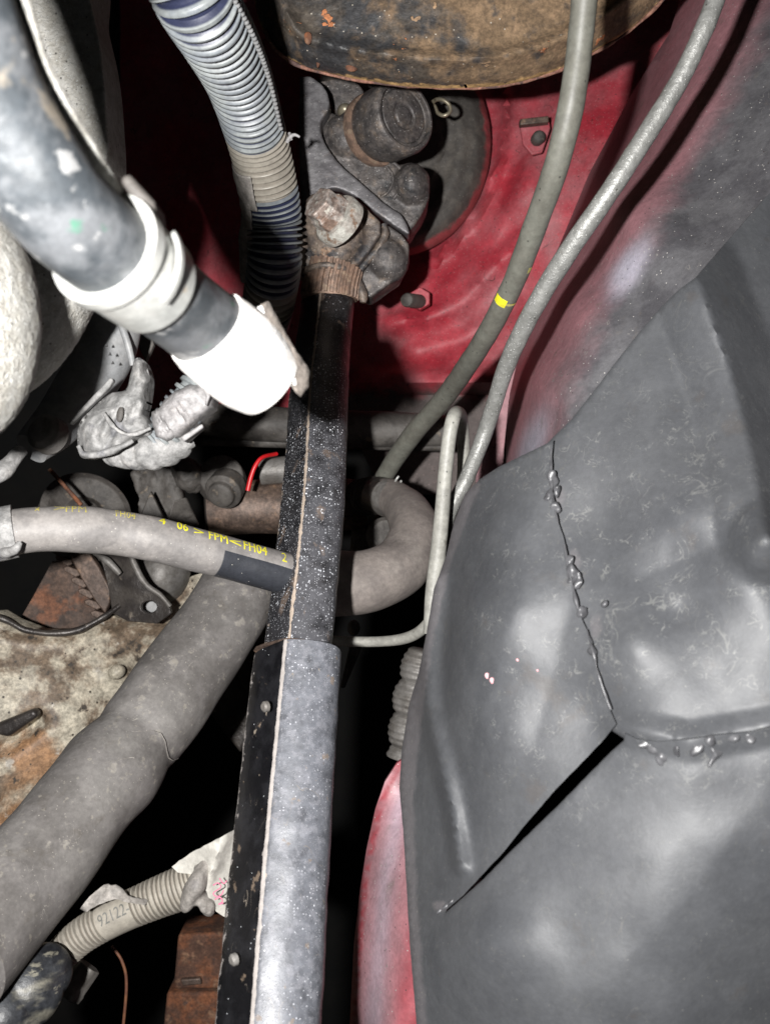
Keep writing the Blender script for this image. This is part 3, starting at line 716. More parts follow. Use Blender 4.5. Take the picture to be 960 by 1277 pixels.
# cotter pin eye beside bearing cap
t = thing('cotter_pin', 'small looped cotter pin sticking out beside the bearing cap', 'pin', P(550, 133, .57))
Tube([(538, 128, .575, 5), (545, 124, .572, 5), (553, 125, .57, 5), (560, 131, .57, 5), (561, 139, .57, 5), (554, 144, .57, 5), (546, 141, .572, 5), (542, 133, .574, 5), (538, 127, .576, 5)], .0008, True).build('pin_loop', 'brass', t, seg=12)
t = thing('cable_tie_end', 'tiny pale plastic tie end poking from the ribbed conduit', 'cable tie', P(365, 172, .45))
Tube([(358, 177, .45, 5), (363, 170, .448, 5), (368, 168, .447, 4), (374, 171, .447, 3)], .001).build('tie_tail', 'connector', t, seg=10)
Tube([(361, 166, .449, 4), (363, 174, .448, 4)], .001).build('tie_head', 'connector', t, seg=10)

# ================================================================== ribbed conduit top
t = thing('ribbed_conduit', 'blue grey ribbed wiring conduit coming down from the top beside the joint', 'conduit', P(320, 180, .45))
tc = Tube([(222, -50, .335, 98), (245, 0, .345, 95), (274, 50, .38, 87), (298, 100, .42, 77), (317, 160, .455, 70), (331, 215, .475, 67), (341, 270, .49, 64), (342, 330, .50, 62), (332, 390, .53, 58), (318, 440, .56, 54)], .00034)
PIT = .0030
_sx = -tc.C[:, 0] / tc.C[:, 2] * F; _sy = -tc.C[:, 1] / tc.C[:, 2] * F
_dl = np.concatenate([[0], np.hypot(np.diff(_sx), np.diff(_sy))]); _ph = np.cumsum(_dl / np.interp(tc.S / tc.S[-1], [0, 1], [9.2, 7.2]))
def rib_phase(s): return float(np.interp(s, tc.S, _ph)) % 1.0
def cor(s, th):
    x = rib_phase(s); return .0013 * (1 if .12 < x < .56 else -1) * min(1, 8*min(abs(x-.12), abs(x-.56)) + .2)
def cor_c(s, th, j):
    x = rib_phase(s)
    g = 1.0 if (.128 < s < .158 or .205 < s < .225) else 0
    return (0 if .12 < x < .56 else 1, g, 0)
tc.build('ribbed_sleeve', 'conduit', t, seg=44, disp=cor, cols=cor_c)
def sub(tb, a, b, off=0):  # piece of a tube path between lengths a and b, offset outward
    o = Tube.__new__(Tube); S = np.linspace(a, b, max(6, int((b-a)/.0012))); o.S = S; o.len = b-a
    for k in ('C', 'T', 'V', 'U'): setattr(o, k, np.stack([np.interp(S, tb.S, getattr(tb, k)[:, i]) for i in range(3)], 1))
    o.R = np.interp(S, tb.S, tb.R) + off; return o
for (a, b, r0, r1) in ((.142, .162, 120, 200), (.158, .176, 135, 190)):
    o = sub(tc, a, b, .0022).build('tape_scrap', 'tape', t, seg=20, arc=(r0, r1), wob=.0010, wscale=180)
    so = o.modifiers.new('thickness', 'SOLIDIFY'); so.thickness = .0006
sm = Tube([(290, -5, .338, 5), (318, 50, .37, 5), (336, 100, .405, 4.5), (350, 160, .44, 4)], .0006)
sm.build('split_seam', 'ducting', t, seg=8, disp=lambda s, th: .0004*math.sin(s/PIT*6.283))
Tube([(318, 225, .50, 22), (312, 270, .51, 24), (310, 310, .52, 24), (312, 350, .53, 22)], .002).build('side_wire', 'tape', t, seg=16, wob=.0008, wscale=120)

# ================================================================== hoses and lines on the right
t = thing('rubber_cable', 'smooth grey green cable with a yellow paint mark crossing the red firewall', 'cable', P(728, 0, .38))
tb = Tube([(731, -60, .345, 34), (728, 0, .35, 33), (722, 60, .355, 33), (712, 130, .36, 33), (695, 200, .37, 32), (669, 275, .39, 30), (641, 350, .415, 28), (602, 425, .45, 26), (557, 492, .51, 25), (512, 545, .545, 24), (482, 590, .57, 23), (455, 645, .60, 22)], .003)
tb.build('cable_sheath', 'cable', t, seg=32, wob=.0003, wscale=100)
def near(tbx, px, py):
    q = [(math.hypot(-c[0]/c[2]*F + CX - px, CY + c[1]/c[2]*F - py), s) for c, s in zip(tbx.C, tbx.S)]
    return min(q)[1]
s0 = near(tb, 630, 368)
sub(tb, s0 - .0024, s0 + .0018, .00015).build('paint_mark', 'yellow', t, seg=20, arc=(75, 150), caps=False, wob=.0002, wscale=400)
sub(tb, s0 - .0008, s0 + .0004, .00015).build('paint_mark', 'yellowfade', t, seg=20, arc=(20, 74), caps=False, wob=.0002, wscale=400)
sub(tb, s0 - .021, s0 - .018, .00015).build('paint_mark', 'yellowfade', t, seg=8, arc=(20, 42), caps=False)
t = thing('brake_line', 'long speckled galvanised brake line curving down beside the fender', 'brake line', P(880, 30, .42))
Tube([(915, -60, .36, 24), (895, -10, .36, 24), (880, 30, .36, 24), (848, 98, .365, 24), (803, 172, .37, 25), (757, 243, .375, 25), (711, 310, .385, 25), (668, 380, .40, 24), (633, 452, .42, 22), (606, 535, .44, 20), (580, 600, .44, 19), (560, 640, .44, 18), (548, 690, .445, 18), (540, 760, .45, 18)], .003).build('line_tube', 'line', t, seg=24, wob=.0002, wscale=200)
t = thing('hairpin_line', 'short grey metal line with a hairpin bend standing by the splash panel', 'fuel line', P(545, 700, .42))
Tube([(537, 790, .43, 19), (540, 740, .43, 20), (546, 690, .428, 20), (551, 640, .425, 19), (555, 590, .422, 18), (560, 545, .42, 18), (564, 525, .42, 18), (567, 517, .424, 18), (570, 515, .435, 18), (574, 520, .447, 17), (577, 540, .455, 16), (578, 580, .46, 16), (575, 640, .47, 16), (572, 720, .48, 16)], .002, True).build('line_tube', 'line2', t, seg=24)
t = thing('small_bent_line', 'thin grey metal line emerging sideways from behind the shaft below the elbow hose', 'fuel line', P(470, 800, .48))
Tube([(380, 798, .48, 12), (430, 800, .48, 13), (475, 800, .475, 13), (505, 796, .468, 14), (525, 786, .46, 14), (540, 768, .455, 14), (556, 740, .45, 14)], .002).build('line_tube', 'line2', t, seg=20)

# elbow hose
t = thing('elbow_hose', 'dusty brown grey rubber elbow hose between the shaft and the lines', 'hose', P(500, 680, .5))
te = Tube([(470, 616, .56, 40), (490, 622, .545, 46), (510, 640, .525, 58), (517, 672, .505, 66), (498, 706, .49, 72), (462, 724, .48, 78), (425, 728, .475, 80), (395, 725, .475, 80)], .003)
te.build('hose_body', 'elbow', t, seg=48, wob=.0012, wscale=45)
Tube([(472, 617, .562, 46), (484, 621, .55, 48)], .002).build('hose_clamp', 'oily', t, seg=40)
Tube([(482, 620, .549, 46), (496, 626, .54, 47)], .002).build('pale_collar', 'greymetal', t, seg=40)
Tube([(490, 606, .545, 3), (494, 598, .54, 3), (497, 594, .54, 3)], .001).build('clamp_ear', 'clamp', t, seg=8)
Tube([(497, 608, .545, 3), (500, 600, .54, 3)], .001).build('clamp_ear', 'clamp', t, seg=8)
t = thing('hose_fitting', 'dark ribbed hose fitting behind the elbow hose clamp', 'fitting', P(462, 620, .58))
Tube([(440, 622, .60, 40), (472, 617, .57, 44)], .0006).build('fitting_body', 'oily', t, seg=36, disp=lambda s, th: .0012*math.sin(s*1400))
t = thing('pipe_stub', 'dull grey metal block with brass plug behind the elbow hose', 'fitting', P(460, 680, .6))
bm = B(); bm_prism(bm, [(440, 640), (480, 650), (492, 700), (450, 715), (435, 700)], .60, .02); finish('stub_body', bm, 'dimgrey', t, bevel=.003)
bm = B(); bm_lathe(bm, P(478, 668, .585), (.2, .1, 1), [(0, .010), (.006, .010), (.008, .008)], 24); finish('stub_plug', bm, 'dimgrey', t)
t = thing('bracket_rod', 'faint grey bracket strip with a rounded tip below the small bent line', 'bracket', P(440, 820, .62))
bm = B(); bm_prism(bm, [(436, 805), (452, 805), (430, 858), (424, 858)], .60, .003); finish('strip', bm, 'dimgrey', t, bevel=.0006)
bm = B(); bm_ell(bm, (441, 783, .60), (8, 10, .004)); finish('rounded_tip', bm, 'dimgrey', t)

# shiny fitting behind rim
t = thing('ribbed_fitting', 'shiny stepped metal fitting tucked behind the edge of the splash panel', 'fitting', P(500, 870, .5))
tf = Tube([(530, 810, .52, 34), (526, 832, .52, 38), (520, 865, .52, 44), (514, 905, .52, 44), (508, 945, .52, 40)], .0006)
tf.build('fitting_body', 'greymetal', t, seg=36, disp=lambda s, th: .0030*abs(math.sin(s*190))**.6 + .0003*math.sin(s*1900))

# ================================================================== left: near pipe with clamps
t = thing('near_pipe', 'blurred mottled dark pipe close to the camera crossing the upper left corner', 'pipe', P(120, 200, .22))
tp = Tube([(-130, -150, .18, 170), (-88, -60, .182, 162), (-52, 30, .186, 154), (-8, 135, .194, 144), (58, 240, .204, 132), (108, 290, .214, 126), (152, 328, .226, 120), (205, 368, .244, 110), (255, 408, .262, 104), (318, 462, .278, 98)], .003)
tp.build('pipe_wall', 'alu_pipe', t, seg=64, wob=.0006, wscale=60)
t2 = thing('band_clamp', 'overexposed plated band clamp with a raised ear around the near pipe', 'hose clamp', P(165, 320, .24))
sA = near(tp, 160, 335)
sub(tp, sA - .0085, sA + .0095, .0014).build('clamp_band', 'clamp', t2, seg=64, caps=True)
sub(tp, sA - .0095, sA - .0065, .0024).build('band_edge', 'clamp', t2, seg=64)
sub(tp, sA - .001, sA + .001, .0030).build('band_tongue', 'clamp', t2, seg=30, arc=(20, 95), caps=False).modifiers.new('thickness', 'SOLIDIFY').thickness = .0012
bm = B(); bm_prism(bm, [(148, 226), (155, 215), (162, 217), (192, 250), (194, 266), (186, 282), (172, 262)], .222, .012); finish('clamp_ear', bm, 'dimgrey', t2, bevel=.0012)
t3 = thing('white_sleeve', 'blown out white sleeve on the end of the near pipe beside the shaft', 'sleeve', P(310, 440, .27))
sB = near(tp, 300, 446)
ts = Tube([(258, 410, .262, 112), (268, 420, .264, 118), (292, 440, .268, 120), (314, 460, .274, 112), (332, 476, .278, 98)], .002)
ts.build('sleeve_body', 'foam', t3, seg=56, wob=.0006, wscale=80, cols=lambda s, th, j: (0, 0, 0))
panel('folded_flap', [(296, 385), (318, 384), (326, 380), (338, 394), (352, 425), (366, 462), (370, 480), (360, 482), (352, 478), (340, 470), (310, 420)],
      lambda x, y: .2655 + .0001*(x-300), 'foam', t3, step=5, thick=.003, curve=False, jit=.6, cols=lambda x, y: (0, 0, 0), rough=.0005, rs=200, bevel=.0006)
panel('cut_edge', [(325, 380), (334, 375), (346, 396), (362, 425), (386, 463), (384, 482), (374, 494), (365, 484), (360, 470), (346, 428), (333, 396)],
      lambda x, y: .268 + .00025*(x-350), 'cutedge', t3, step=5, thick=.003, curve=False, jit=.8, rough=.0008, rs=200, bevel=.0006)

# castings at left edge
t = thing('intake_casting', 'rough sand cast aluminium housing bulging in from the left edge', 'engine casting', P(0, 400, .27))
bm = B(); bm_ell(bm, (-52, 400, .275), (97, 160, .026), 0, 48)
finish('front_lobe', bm, 'casting', t, voxel=.0012, sm=3, disp=lambda co: .00035*noise.noise(co*700))
bm = B(); bm_ell(bm, (18, 355, .335), (97, 165, .030), -.45, 48)
finish('rear_lobe', bm, 'casting', t, voxel=.0012, sm=3, disp=lambda co: .00035*noise.noise(co*700))
t = thing('plenum_housing', 'dark round plenum with a bright gritty rim behind the near pipe', 'engine casting', P(60, 100, .4))
panel('end_face', [(-80, -80), (95, -80), (112, 0), (125, 60), (132, 130), (132, 205), (100, 270), (20, 290), (-80, 280)], .40, 'casting', t, step=10, thick=.03, bevel=.004)
Tube([(-12, -60, .190, 30), (22, 0, .192, 28), (45, 70, .197, 26), (80, 140, .205, 26), (118, 200, .214, 24), (155, 262, .228, 24)], .003).build('rim_bead', 'casting', t, seg=24, wob=.0003, wscale=700)

# ---- wiring bundle left
t = thing('wiring_sleeve', 'wide grey plastic wiring sleeve running diagonally behind the taped bundle', 'conduit', P(110, 480, .42))
Tube([(150, 380, .42, 66), (135, 430, .42, 70), (108, 480, .415, 72), (75, 525, .41, 62), (40, 560, .40, 44)], .003).build('sleeve_body', 'ducting', t, seg=36, wob=.0010, wscale=60)
Tube([(150, 400, .408, 9), (160, 430, .408, 9), (166, 455, .41, 8)], .002).build('edge_strip', 'ducting', t, seg=12)
for (x, y) in ((133, 430), (137.5, 441), (141, 452)):
    bm = B(); bm_prism(bm, [(x-2, y+2), (x, y-2), (x+2, y+2)], .3915, .0006); finish('arrow_mark', bm, 'black', t)
bm = B(); bm_prism(bm, [(84, 527), (138, 470), (142, 474), (136, 484), (88, 530)], .385, .004); finish('sleeve_flange', bm, 'whitetape', t, bevel=.001)
t = thing('small_bolt_head', 'round pale bolt head half in shadow left of the taped bundle', 'bolt', P(62, 535, .40))
bm = B(); bm_lathe(bm, P(66, 545, .40), (-.3, .3, .9), [(0, .0075), (.006, .0072), (.008, .005)], 28); finish('bolt_head', bm, 'greymetal', t, bevel=.0004)
t = thing('pale_loom', 'pale wrapped loom end at the left edge above the fuel hose', 'cable', P(8, 585, .38))
Tube([(-20, 598, .375, 26), (0, 590, .38, 24), (14, 577, .385, 20), (26, 562, .39, 14)], .0015).build('loom_wrap', 'whitetape', t, seg=24, wob=.0008, wscale=150)

t = thing('taped_bundle', 'crumpled pale cloth taped wiring bundle with a looped end', 'wiring bundle', P(150, 530, .38))
Y = lambda a, b, d: (80 + a/4.364, 380 + b/4.364, d)
def bulge(ol, base, edge, wpx, amp, sc, dirx=1.0, diry=.4):
    oc = ol + [ol[0]]
    def f(x, y):
        e = poly_dist(x, y, oc); q = Vector((x*sc*dirx + y*sc*diry, (y*dirx - x*diry)*sc*.45, base))
        n = noise.noise(q) + .5*noise.noise(q*2.1)
        return base + edge*math.exp(-e/wpx) - amp*(.5 - abs(n)*1.6)
    return f
wo = [Y(a, b, 0)[:2] for a, b in ((90, 825), (80, 660), (150, 570), (250, 485), (335, 462), (362, 380), (382, 305), (412, 288), (445, 328), (466, 400), (456, 520), (438, 595), (470, 640), (466, 705), (400, 722), (330, 775), (200, 822))]
wf = bulge(wo, .374, .007, 5.0, .0042, .045, .8, .6)
panel('tape_wrap', wo, lambda x, y: wf(x, y) + .00006*(540 - y), 'whitetape', t, step=2.5, thick=.008, curve=True)
bm = B(); bm_ell(bm, (150, 517, .3715), (4.5, 10, .0006), -.15, 14); finish('dark_stain', bm, 'dimgrey', t)
Tube([(130, 515, .372, 5), (140, 530, .370, 6), (155, 541, .370, 4), (170, 541, .370, 5), (188, 534, .371, 4)], .0015).build('twisted_tail', 'whitetape', t, seg=10, wob=.0004, wscale=300)
bm = B()
Tube([(98, 556, .374, 5), (104, 566, .374, 7), (122, 567, .373, 9), (145, 560, .372, 9), (166, 549, .372, 6)], .001).build('tape_edge', 'whitetape', t, seg=14, wob=.0004, wscale=300)
bm.free()
t = thing('ribbed_connector', 'pale ribbed plastic connector with a corrugated backshell under the white sleeve', 'connector', P(228, 520, .38))
Tube([(192, 552, .385, 30), (205, 540, .385, 44), (226, 515, .384, 50), (246, 488, .384, 48), (262, 466, .386, 40)], .0004).build('corrugated_shell', 'conduit', t, seg=40, disp=lambda s, th: .0007*(1 if math.sin(s*2000) > 0 else -1), wob=.0004, wscale=120, cols=lambda s, th, j: (0, 0, 0))
co_ = [Y(a, b, 0)[:2] for a, b in ((478, 640), (476, 585), (520, 560), (548, 515), (605, 470), (680, 432), (760, 428), (822, 470), (812, 560), (748, 612), (716, 650), (640, 712), (560, 745), (500, 720))]
cf_ = bulge(co_, .372, .006, 4.0, .0012, .05, 1, -.6)
def cstep(x, y):
    u = (x - 196)*.78 - (y - 550)*.62      # along the plug
    return cf_(x, y) + (.0016 if u < 22 else 0) + (.0010 if 44 < u < 50 else 0) + .0003*math.sin(u*1.6)*(1 if u < 22 else 0)
panel('connector_cover', co_, cstep, 'connector', t, step=2.2, thick=.010, curve=False)
panel('lower_rail', [Y(a, b, 0)[:2] for a, b in ((640, 735), (750, 650), (752, 672), (660, 750))], .3715, 'connector', t, step=3, thick=.006, curve=False, bevel=.0005)
bm = B(); bm_prism(bm, [(253, 484), (258, 483), (262, 494), (258, 506), (255, 504), (257, 495)], .3695, .004); finish('latch_block', bm, 'connector', t, bevel=.001)
bm = B(); bm_prism(bm, [(225, 545), (252, 528), (254, 533), (229, 551)], .368, .003); finish('latch_tab', bm, 'connector', t, bevel=.0006)
t = thing('wrinkled_boot', 'wrinkled dusty rubber boot curling under the taped bundle', 'boot', P(180, 560, .39))
Tube([(132, 565, .392, 16), (150, 568, .39, 26), (175, 565, .388, 36), (200, 560, .387, 42), (222, 552, .387, 34), (238, 545, .388, 20)], .0008).build('boot_body', 'whitetape', t, seg=36, disp=lambda s, th: .0011*abs(math.sin(s*560 + 1.5*math.sin(th)))**.6 , wob=.0010, wscale=150)

# ================================================================== fuel hose with print
t = thing('fuel_hose', 'grey rubber fuel hose with yellow printed lettering crossing to the shaft', 'hose', P(150, 665, .39))
th_ = Tube([(-40, 672, .375, 56), (0, 666, .375, 56), (45, 660, .378, 56), (100, 660, .382, 58), (150, 665, .388, 57), (200, 674, .392, 56), (250, 687, .398, 54), (300, 700, .405, 53), (350, 714, .412, 52), (395, 728, .42, 50)], .002)
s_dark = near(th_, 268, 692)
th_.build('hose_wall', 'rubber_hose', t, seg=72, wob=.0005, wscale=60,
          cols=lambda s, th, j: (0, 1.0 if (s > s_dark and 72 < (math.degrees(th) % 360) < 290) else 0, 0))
def text_on(tb, txt, s0, th0, size, m, parent, sx=1.0, name='printed_lettering', flip=1, off=.00012):
    cu = bpy.data.curves.new('t', 'FONT'); cu.body = txt; cu.size = 1.0; cu.space_character = 1.05; cu.resolution_u = 4; cu.offset = 0
    to_ = bpy.data.objects.new('t', cu); COL.objects.link(to_)
    bpy.context.view_layer.update()
    dg = bpy.context.evaluated_depsgraph_get(); me = bpy.data.meshes.new_from_object(to_.evaluated_get(dg))
    bpy.data.objects.remove(to_); bpy.data.curves.remove(cu)
    bm = bmesh.new(); bm.from_mesh(me)
    for _ in range(2):
        bmesh.ops.subdivide_edges(bm, edges=[e for e in bm.edges if e.calc_length() > .12], cuts=1)
    bmesh.ops.triangulate(bm, faces=bm.faces[:])
    bm.to_mesh(me); bm.free()
    for v in me.vertices:
        x, y = v.co.x * size * sx, v.co.y * size
        r = np.interp(s0 + x, tb.S, tb.R)
        v.co = Vector(tb.at(s0 + x, th0 + flip * y / r, off))
    me.update()
    return link(name, me, m, parent, smooth=False)
def pr(txt, x, y, deg, size, m='yellow', sx=.62):
    if m == 'yellow': text_on(th_, txt, near(th_, x, y) + .00016, math.radians(deg - .7), size, m, t, sx, flip=-1, off=.00010)
    return text_on(th_, txt, near(th_, x, y), math.radians(deg), size, m, t, sx, flip=-1)
pr('×', 48, 660, 44, .0061, 'yellowfade')
pr('>', 66, 660, 42, .0061, 'yellowfade', 1.3)
pr('FPM', 82, 660, 44, .0061, 'yellowfade')
pr('FH04', 135, 664, 46, .0058, 'yellowfade')
pr('4', 193, 673, 44, .0058, 'yellow', .8)
pr('06', 211, 676, 47, .0067)
pr('>', 231, 680, 50, .0061, 'yellow', 1.3)
pr('FPM', 250, 686, 52, .0072)
pr('<', 275, 692, 54, .0064, 'yellow', 1.5)
pr('FH04', 294, 698, 55, .0072)
pr('2', 338, 710, 58, .0070)
tt = thing('hose_end_clamp', 'pale dusty clamp around the left end of the fuel hose', 'hose clamp', P(12, 665, .38))
sC = near(th_, 10, 666)
sub(th_, sC - .012, sC + .003, .0016).build('clamp_band', 'whitetape', tt, seg=48, wob=.0008, wscale=90)
Tube([(2, 690, .368, 14), (18, 686, .362, 12), (26, 676, .362, 6)], .001).build('clamp_ear', 'whitetape', tt, seg=14, wob=.0005, wscale=200)

# ================================================================== large grey hose
t = thing('large_hose', 'wide dusty grey coolant hose running down to the lower left corner', 'hose', P(90, 1010, .42))
tl = Tube([(306, 722, .505, 98), (290, 752, .495, 100), (255, 805, .48, 106), (208, 872, .46, 112), (160, 935, .44, 116), (118, 985, .42, 122), (70, 1048, .40, 130), (15, 1115, .38, 138), (-60, 1200, .35, 150)], .003)
s1 = near(tl, 165, 930); s2 = near(tl, 135, 965)
tl.build('hose_wall', 'rubber', t, seg=64, disp=lambda s, th: -.0009*math.exp(-((s-s1)/.004)**2) + .0010*math.exp(-((s-s2)/.009)**2), wob=.0012, wscale=40)
# cracks across the bend
for (x0, y0, x1, y1) in ((176, 945, 148, 918), (144, 985, 112, 958)):
    pts = []
    for k in range(9):
        u = k/8; x = x0 + (x1-x0)*u + R.uniform(-1.5, 1.5); y = y0 + (y1-y0)*u + R.uniform(-1.5, 1.5)
        s_ = near(tl, x, y) ; pts.append((s_, math.radians(25 + 75*u)))
    me = bpy.data.meshes.new('crack_line'); vs = []; fs = []
    for i, (s_, a) in enumerate(pts):
        wv = .00022 * (1 - abs(i-4)/5) + .00008
        s_ = np.mean([q[0] for q in pts]) + .004*math.sin(i*.9) + (i-4)*.0012
        p = Vector(tl.at(s_ - wv, a, .0013)); q = Vector(tl.at(s_ + wv, a, .0013)); vs += [p, q]
        if i: n = 2*i; fs.append((n-2, n-1, n+1, n))
    me.from_pydata(vs, [], fs); me.update(); link('crack_line', me, 'tape', t)

# ================================================================== gearbox casting with flywheel opening
t = thing('gearbox_housing', 'oily beige gearbox casting with a round opening behind the large hose', 'gearbox', P(130, 850, .58))
gd0 = tps([(-20, 760, .56), (100, 790, .575), (200, 800, .60), (330, 760, .64), (-20, 900, .54), (100, 900, .56), (200, 900, .60), (-20, 1060, .54), (100, 1060, .58), (330, 960, .66)])
def gd(x, y):
    d = gd0(x, y); d -= .010*math.exp(-(poly_dist(x, y, [(-10, 780), (40, 788), (80, 788), (120, 778), (160, 770), (220, 780)])/9)**2)
    d -= .012*math.exp(-((x-150)/16)**2 - ((y-838)/14)**2)
    d += .012*math.exp(-(poly_dist(x, y, [(0, 935), (45, 900)])/10)**2)
    return d
def gc(x, y): return (0, math.exp(-((x-40)/55)**2 - ((y-945)/38)**2)*1.0 + math.exp(-((x-10)/50)**2 - ((y-1020)/30)**2)*.8, 0)
panel('casting_wall', [(-60, 765), (0, 763), (20, 775), (50, 787), (85, 787), (112, 778), (150, 765), (200, 735), (250, 715), (300, 705), (262, 780), (190, 850), (150, 960), (100, 1100), (-60, 1130)], gd, 'gearcase', t, step=8, thick=.012, curve=False, cols=gc, rough=.003, rs=30, jit=.6)
Tube([(-30, 765, .545, 8), (5, 772, .55, 9), (30, 785, .553, 8), (60, 790, .555, 8), (95, 787, .558, 7), (125, 772, .56, 8), (150, 755, .565, 6)], .002).build('opening_rim', 'oily', t, seg=14, wob=.0008, wscale=120)
bm = B(); bm_prism(bm, [(-10, 915), (10, 920), (48, 893), (42, 884), (-10, 905)], .535, .008); finish('casting_rib', bm, 'oily', t, bevel=.002)
bm = B(); bm_ell(bm, (146, 838, .565), (11, 9, .005), .5); finish('casting_boss', bm, 'gearcase', t)
t = thing('flywheel', 'rusty brown flywheel with ring gear teeth seen in the gearbox opening', 'flywheel', P(80, 740, .62))
# disc: centre off to lower left, tilted
panel('flywheel_face', [(10, 800), (28, 768), (45, 738), (66, 700), (84, 700), (100, 722), (120, 755), (130, 768), (126, 780), (112, 800)], lambda x, y: .615 + .00005*(y-740), 'brownrust', t, step=8, thick=.006, curve=False, rough=.001, rs=60)
panel('ring_plate', [(82, 684), (108, 684), (124, 708), (138, 735), (137, 752), (131, 765), (120, 752), (104, 726), (90, 700)], .585, 'brownsteel', t, step=6, thick=.006, curve=False, bevel=.001)
tooth = None
for i in range(7):
    u = i/6.0; x = 70 + (124-70)*u + 3*math.sin(u*3); y = 686 + (768-686)*u
    if tooth is None:
        bm = B(); 
        d = .592; q = 1/F*d
        for (a, b, c_) in ((0, 0, 0),):
            pts2 = [(-9, -4.5), (7, -5.5), (11, -1), (7, 4.5), (-9, 3.5), (-13, 0)]
            f_ = [bm.verts.new((px*q, -py*q, 0)) for px, py in pts2]; k_ = [bm.verts.new((px*q*.9 - .001, -py*q*.8, -.010)) for px, py in pts2]
            bm.faces.new(f_); bm.faces.new(list(reversed(k_)))
            for j in range(6): bm.faces.new((f_[j], k_[j], k_[(j+1) % 6], f_[(j+1) % 6]))
            bmesh.ops.recalc_face_normals(bm, faces=bm.faces)
        tooth = finish('tooth', bm, 'brownsteel', t, bevel=.0006); o = tooth
    else:
        o = tooth.copy(); COL.objects.link(o)
    o.location = P(x, y, .592); o.rotation_euler = (0, 0, math.radians(-28 + 8*u))

# ---- dark oily bracket plate with hole
t = thing('oily_bracket', 'glossy oily black bracket plate with a round hole above the gearbox', 'bracket', P(180, 745, .57))
hole = [(186 + 10*math.cos(a), 757 + 7.5*math.sin(a)) for a in np.linspace(0, 2*math.pi, 12, endpoint=False)]
panel('plate', [(112, 672), (160, 670), (168, 690), (176, 718), (192, 738), (210, 750), (214, 765), (196, 778), (160, 775), (140, 765), (136, 735), (128, 705)], lambda x, y: .565 - .0003*(x-150)*.3, 'oily', t, step=6, thick=.004, curve=False, holes=[hole], bevel=.0008, rough=.001, rs=70)
Tube([(160, 680, .556, 6), (168, 705, .556, 7), (182, 728, .556, 7), (202, 744, .556, 7), (212, 756, .557, 6)], .002).build('plate_lip', 'greymetal', t, seg=12, wob=.0006, wscale=150)
Tube([(118, 690, .558, 5), (135, 700, .556, 9), (150, 716, .556, 6)], .002).build('plate_rib', 'greymetal', t, seg=12, wob=.0006, wscale=150)
t = thing('grey_cover', 'dim grey cover curving behind the oily bracket', 'cover', P(210, 705, .6))
bm = B(); bm_ell(bm, (205, 715, .61), (32, 42, .02), -.3, 28); finish('cover_body', bm, 'greymetal', t)
bm = B(); bm_lathe(bm, P(188, 758, .59), (0, 0, 1), [(0, .006), (.004, .006)], 24); finish('cover_plug', bm, 'ducting', t)

# ================================================================== dim clutter between bundle and fuel hose
t = thing('cross_bar', 'dim horizontal grey steering rack bar passing behind the shaft', 'bar', P(370, 530, .6))
Tube([(225, 520, .60, 40), (300, 527, .60, 44), (400, 532, .60, 46), (480, 536, .60, 46), (560, 538, .60, 40)], .004).build('bar_tube', 'dimgrey', t, seg=32, wob=.001, wscale=40)
Tube([(225, 548, .61, 14), (400, 553, .60, 14), (560, 556, .60, 14)], .004).build('bar_edge', 'dimgrey', t, seg=16)
t = thing('brown_cylinder', 'brown rusty cylinder lying behind the shaft beside the red wire', 'cylinder', P(310, 630, .6))
Tube([(262, 636, .60, 60), (300, 634, .60, 66), (350, 632, .60, 68), (430, 630, .60, 68), (455, 640, .61, 50)], .003).build('cylinder_body', 'brownsteel', t, seg=36, wob=.002, wscale=40)
Tube([(325, 588, .59, 34), (350, 586, .59, 34), (380, 586, .59, 34)], .003).build('cylinder_neck', 'greymetal', t, seg=24)
t = thing('hex_fitting', 'dull round hexagonal fitting left of the red wire', 'fitting', P(275, 610, .57))
bm = B(); c = P(278, 614, .57); ax = (-.2, -.5, .84); bm_lathe(bm, c, ax, [(-.010, .010), (0, .0105), (.001, .0075), (.004, .0072), (.005, .0055)], 36, hexa=False); finish('nut_body', bm, 'dimgrey', t, bevel=.0006)
bm = B(); bm_lathe(bm, P(277, 600, .585), (.1, .3, 1), [(0, .014), (.010, .012)], 32); finish('nut_base', bm, 'dimgrey', t, bevel=.001)
t = thing('pulley', 'dim grey pulley rim seen above the fuel hose', 'pulley', P(120, 640, .58))
bm = B()
bm_lathe(bm, P(100, 655, .61), (.45, .45, .77), [(0, .024), (.003, .026), (.006, .023), (.010, .021), (.014, .026), (.017, .026), (.018, .022), (.013, .012), (.016, .008)], 64)
finish('pulley_rim', bm, 'dimgrey', t, bevel=.0005)
t = thing('thin_strap', 'thin rusty metal strap slanting over the pulley', 'strap', P(85, 600, .55))
Tube([(62, 585, .55, 5), (80, 605, .55, 5), (102, 630, .55, 6)], .002).build('strap_bar', 'rust', t, seg=8)
t = thing('mount_bracket', 'dim crumpled metal bracket with triangular ears above the fuel hose', 'bracket', P(200, 620, .58))
bm = B(); bm_prism(bm, [(165, 590), (200, 580), (222, 590), (228, 640), (200, 660), (175, 640)], .59, .012, tilt=(.0002, 0)); finish('bracket_plate', bm, 'dimgrey', t, voxel=.001, sm=3, disp=fr(60, .003))
bm = B(); bm_prism(bm, [(172, 650), (188, 612), (206, 650)], .565, .004); finish('bracket_ear', bm, 'dimgrey', t, bevel=.0008)
bm = B(); bm_prism(bm, [(208, 655), (216, 625), (232, 620), (248, 655)], .56, .004, tilt=(.0003, .0002)); finish('bracket_ear', bm, 'dimgrey', t, bevel=.0008)
bm = B(); bm_ell(bm, (236, 592, .58), (20, 26, .012), .5, 24); finish('bracket_boss', bm, 'dimgrey', t, voxel=.001, sm=2, disp=fr(80, .002))
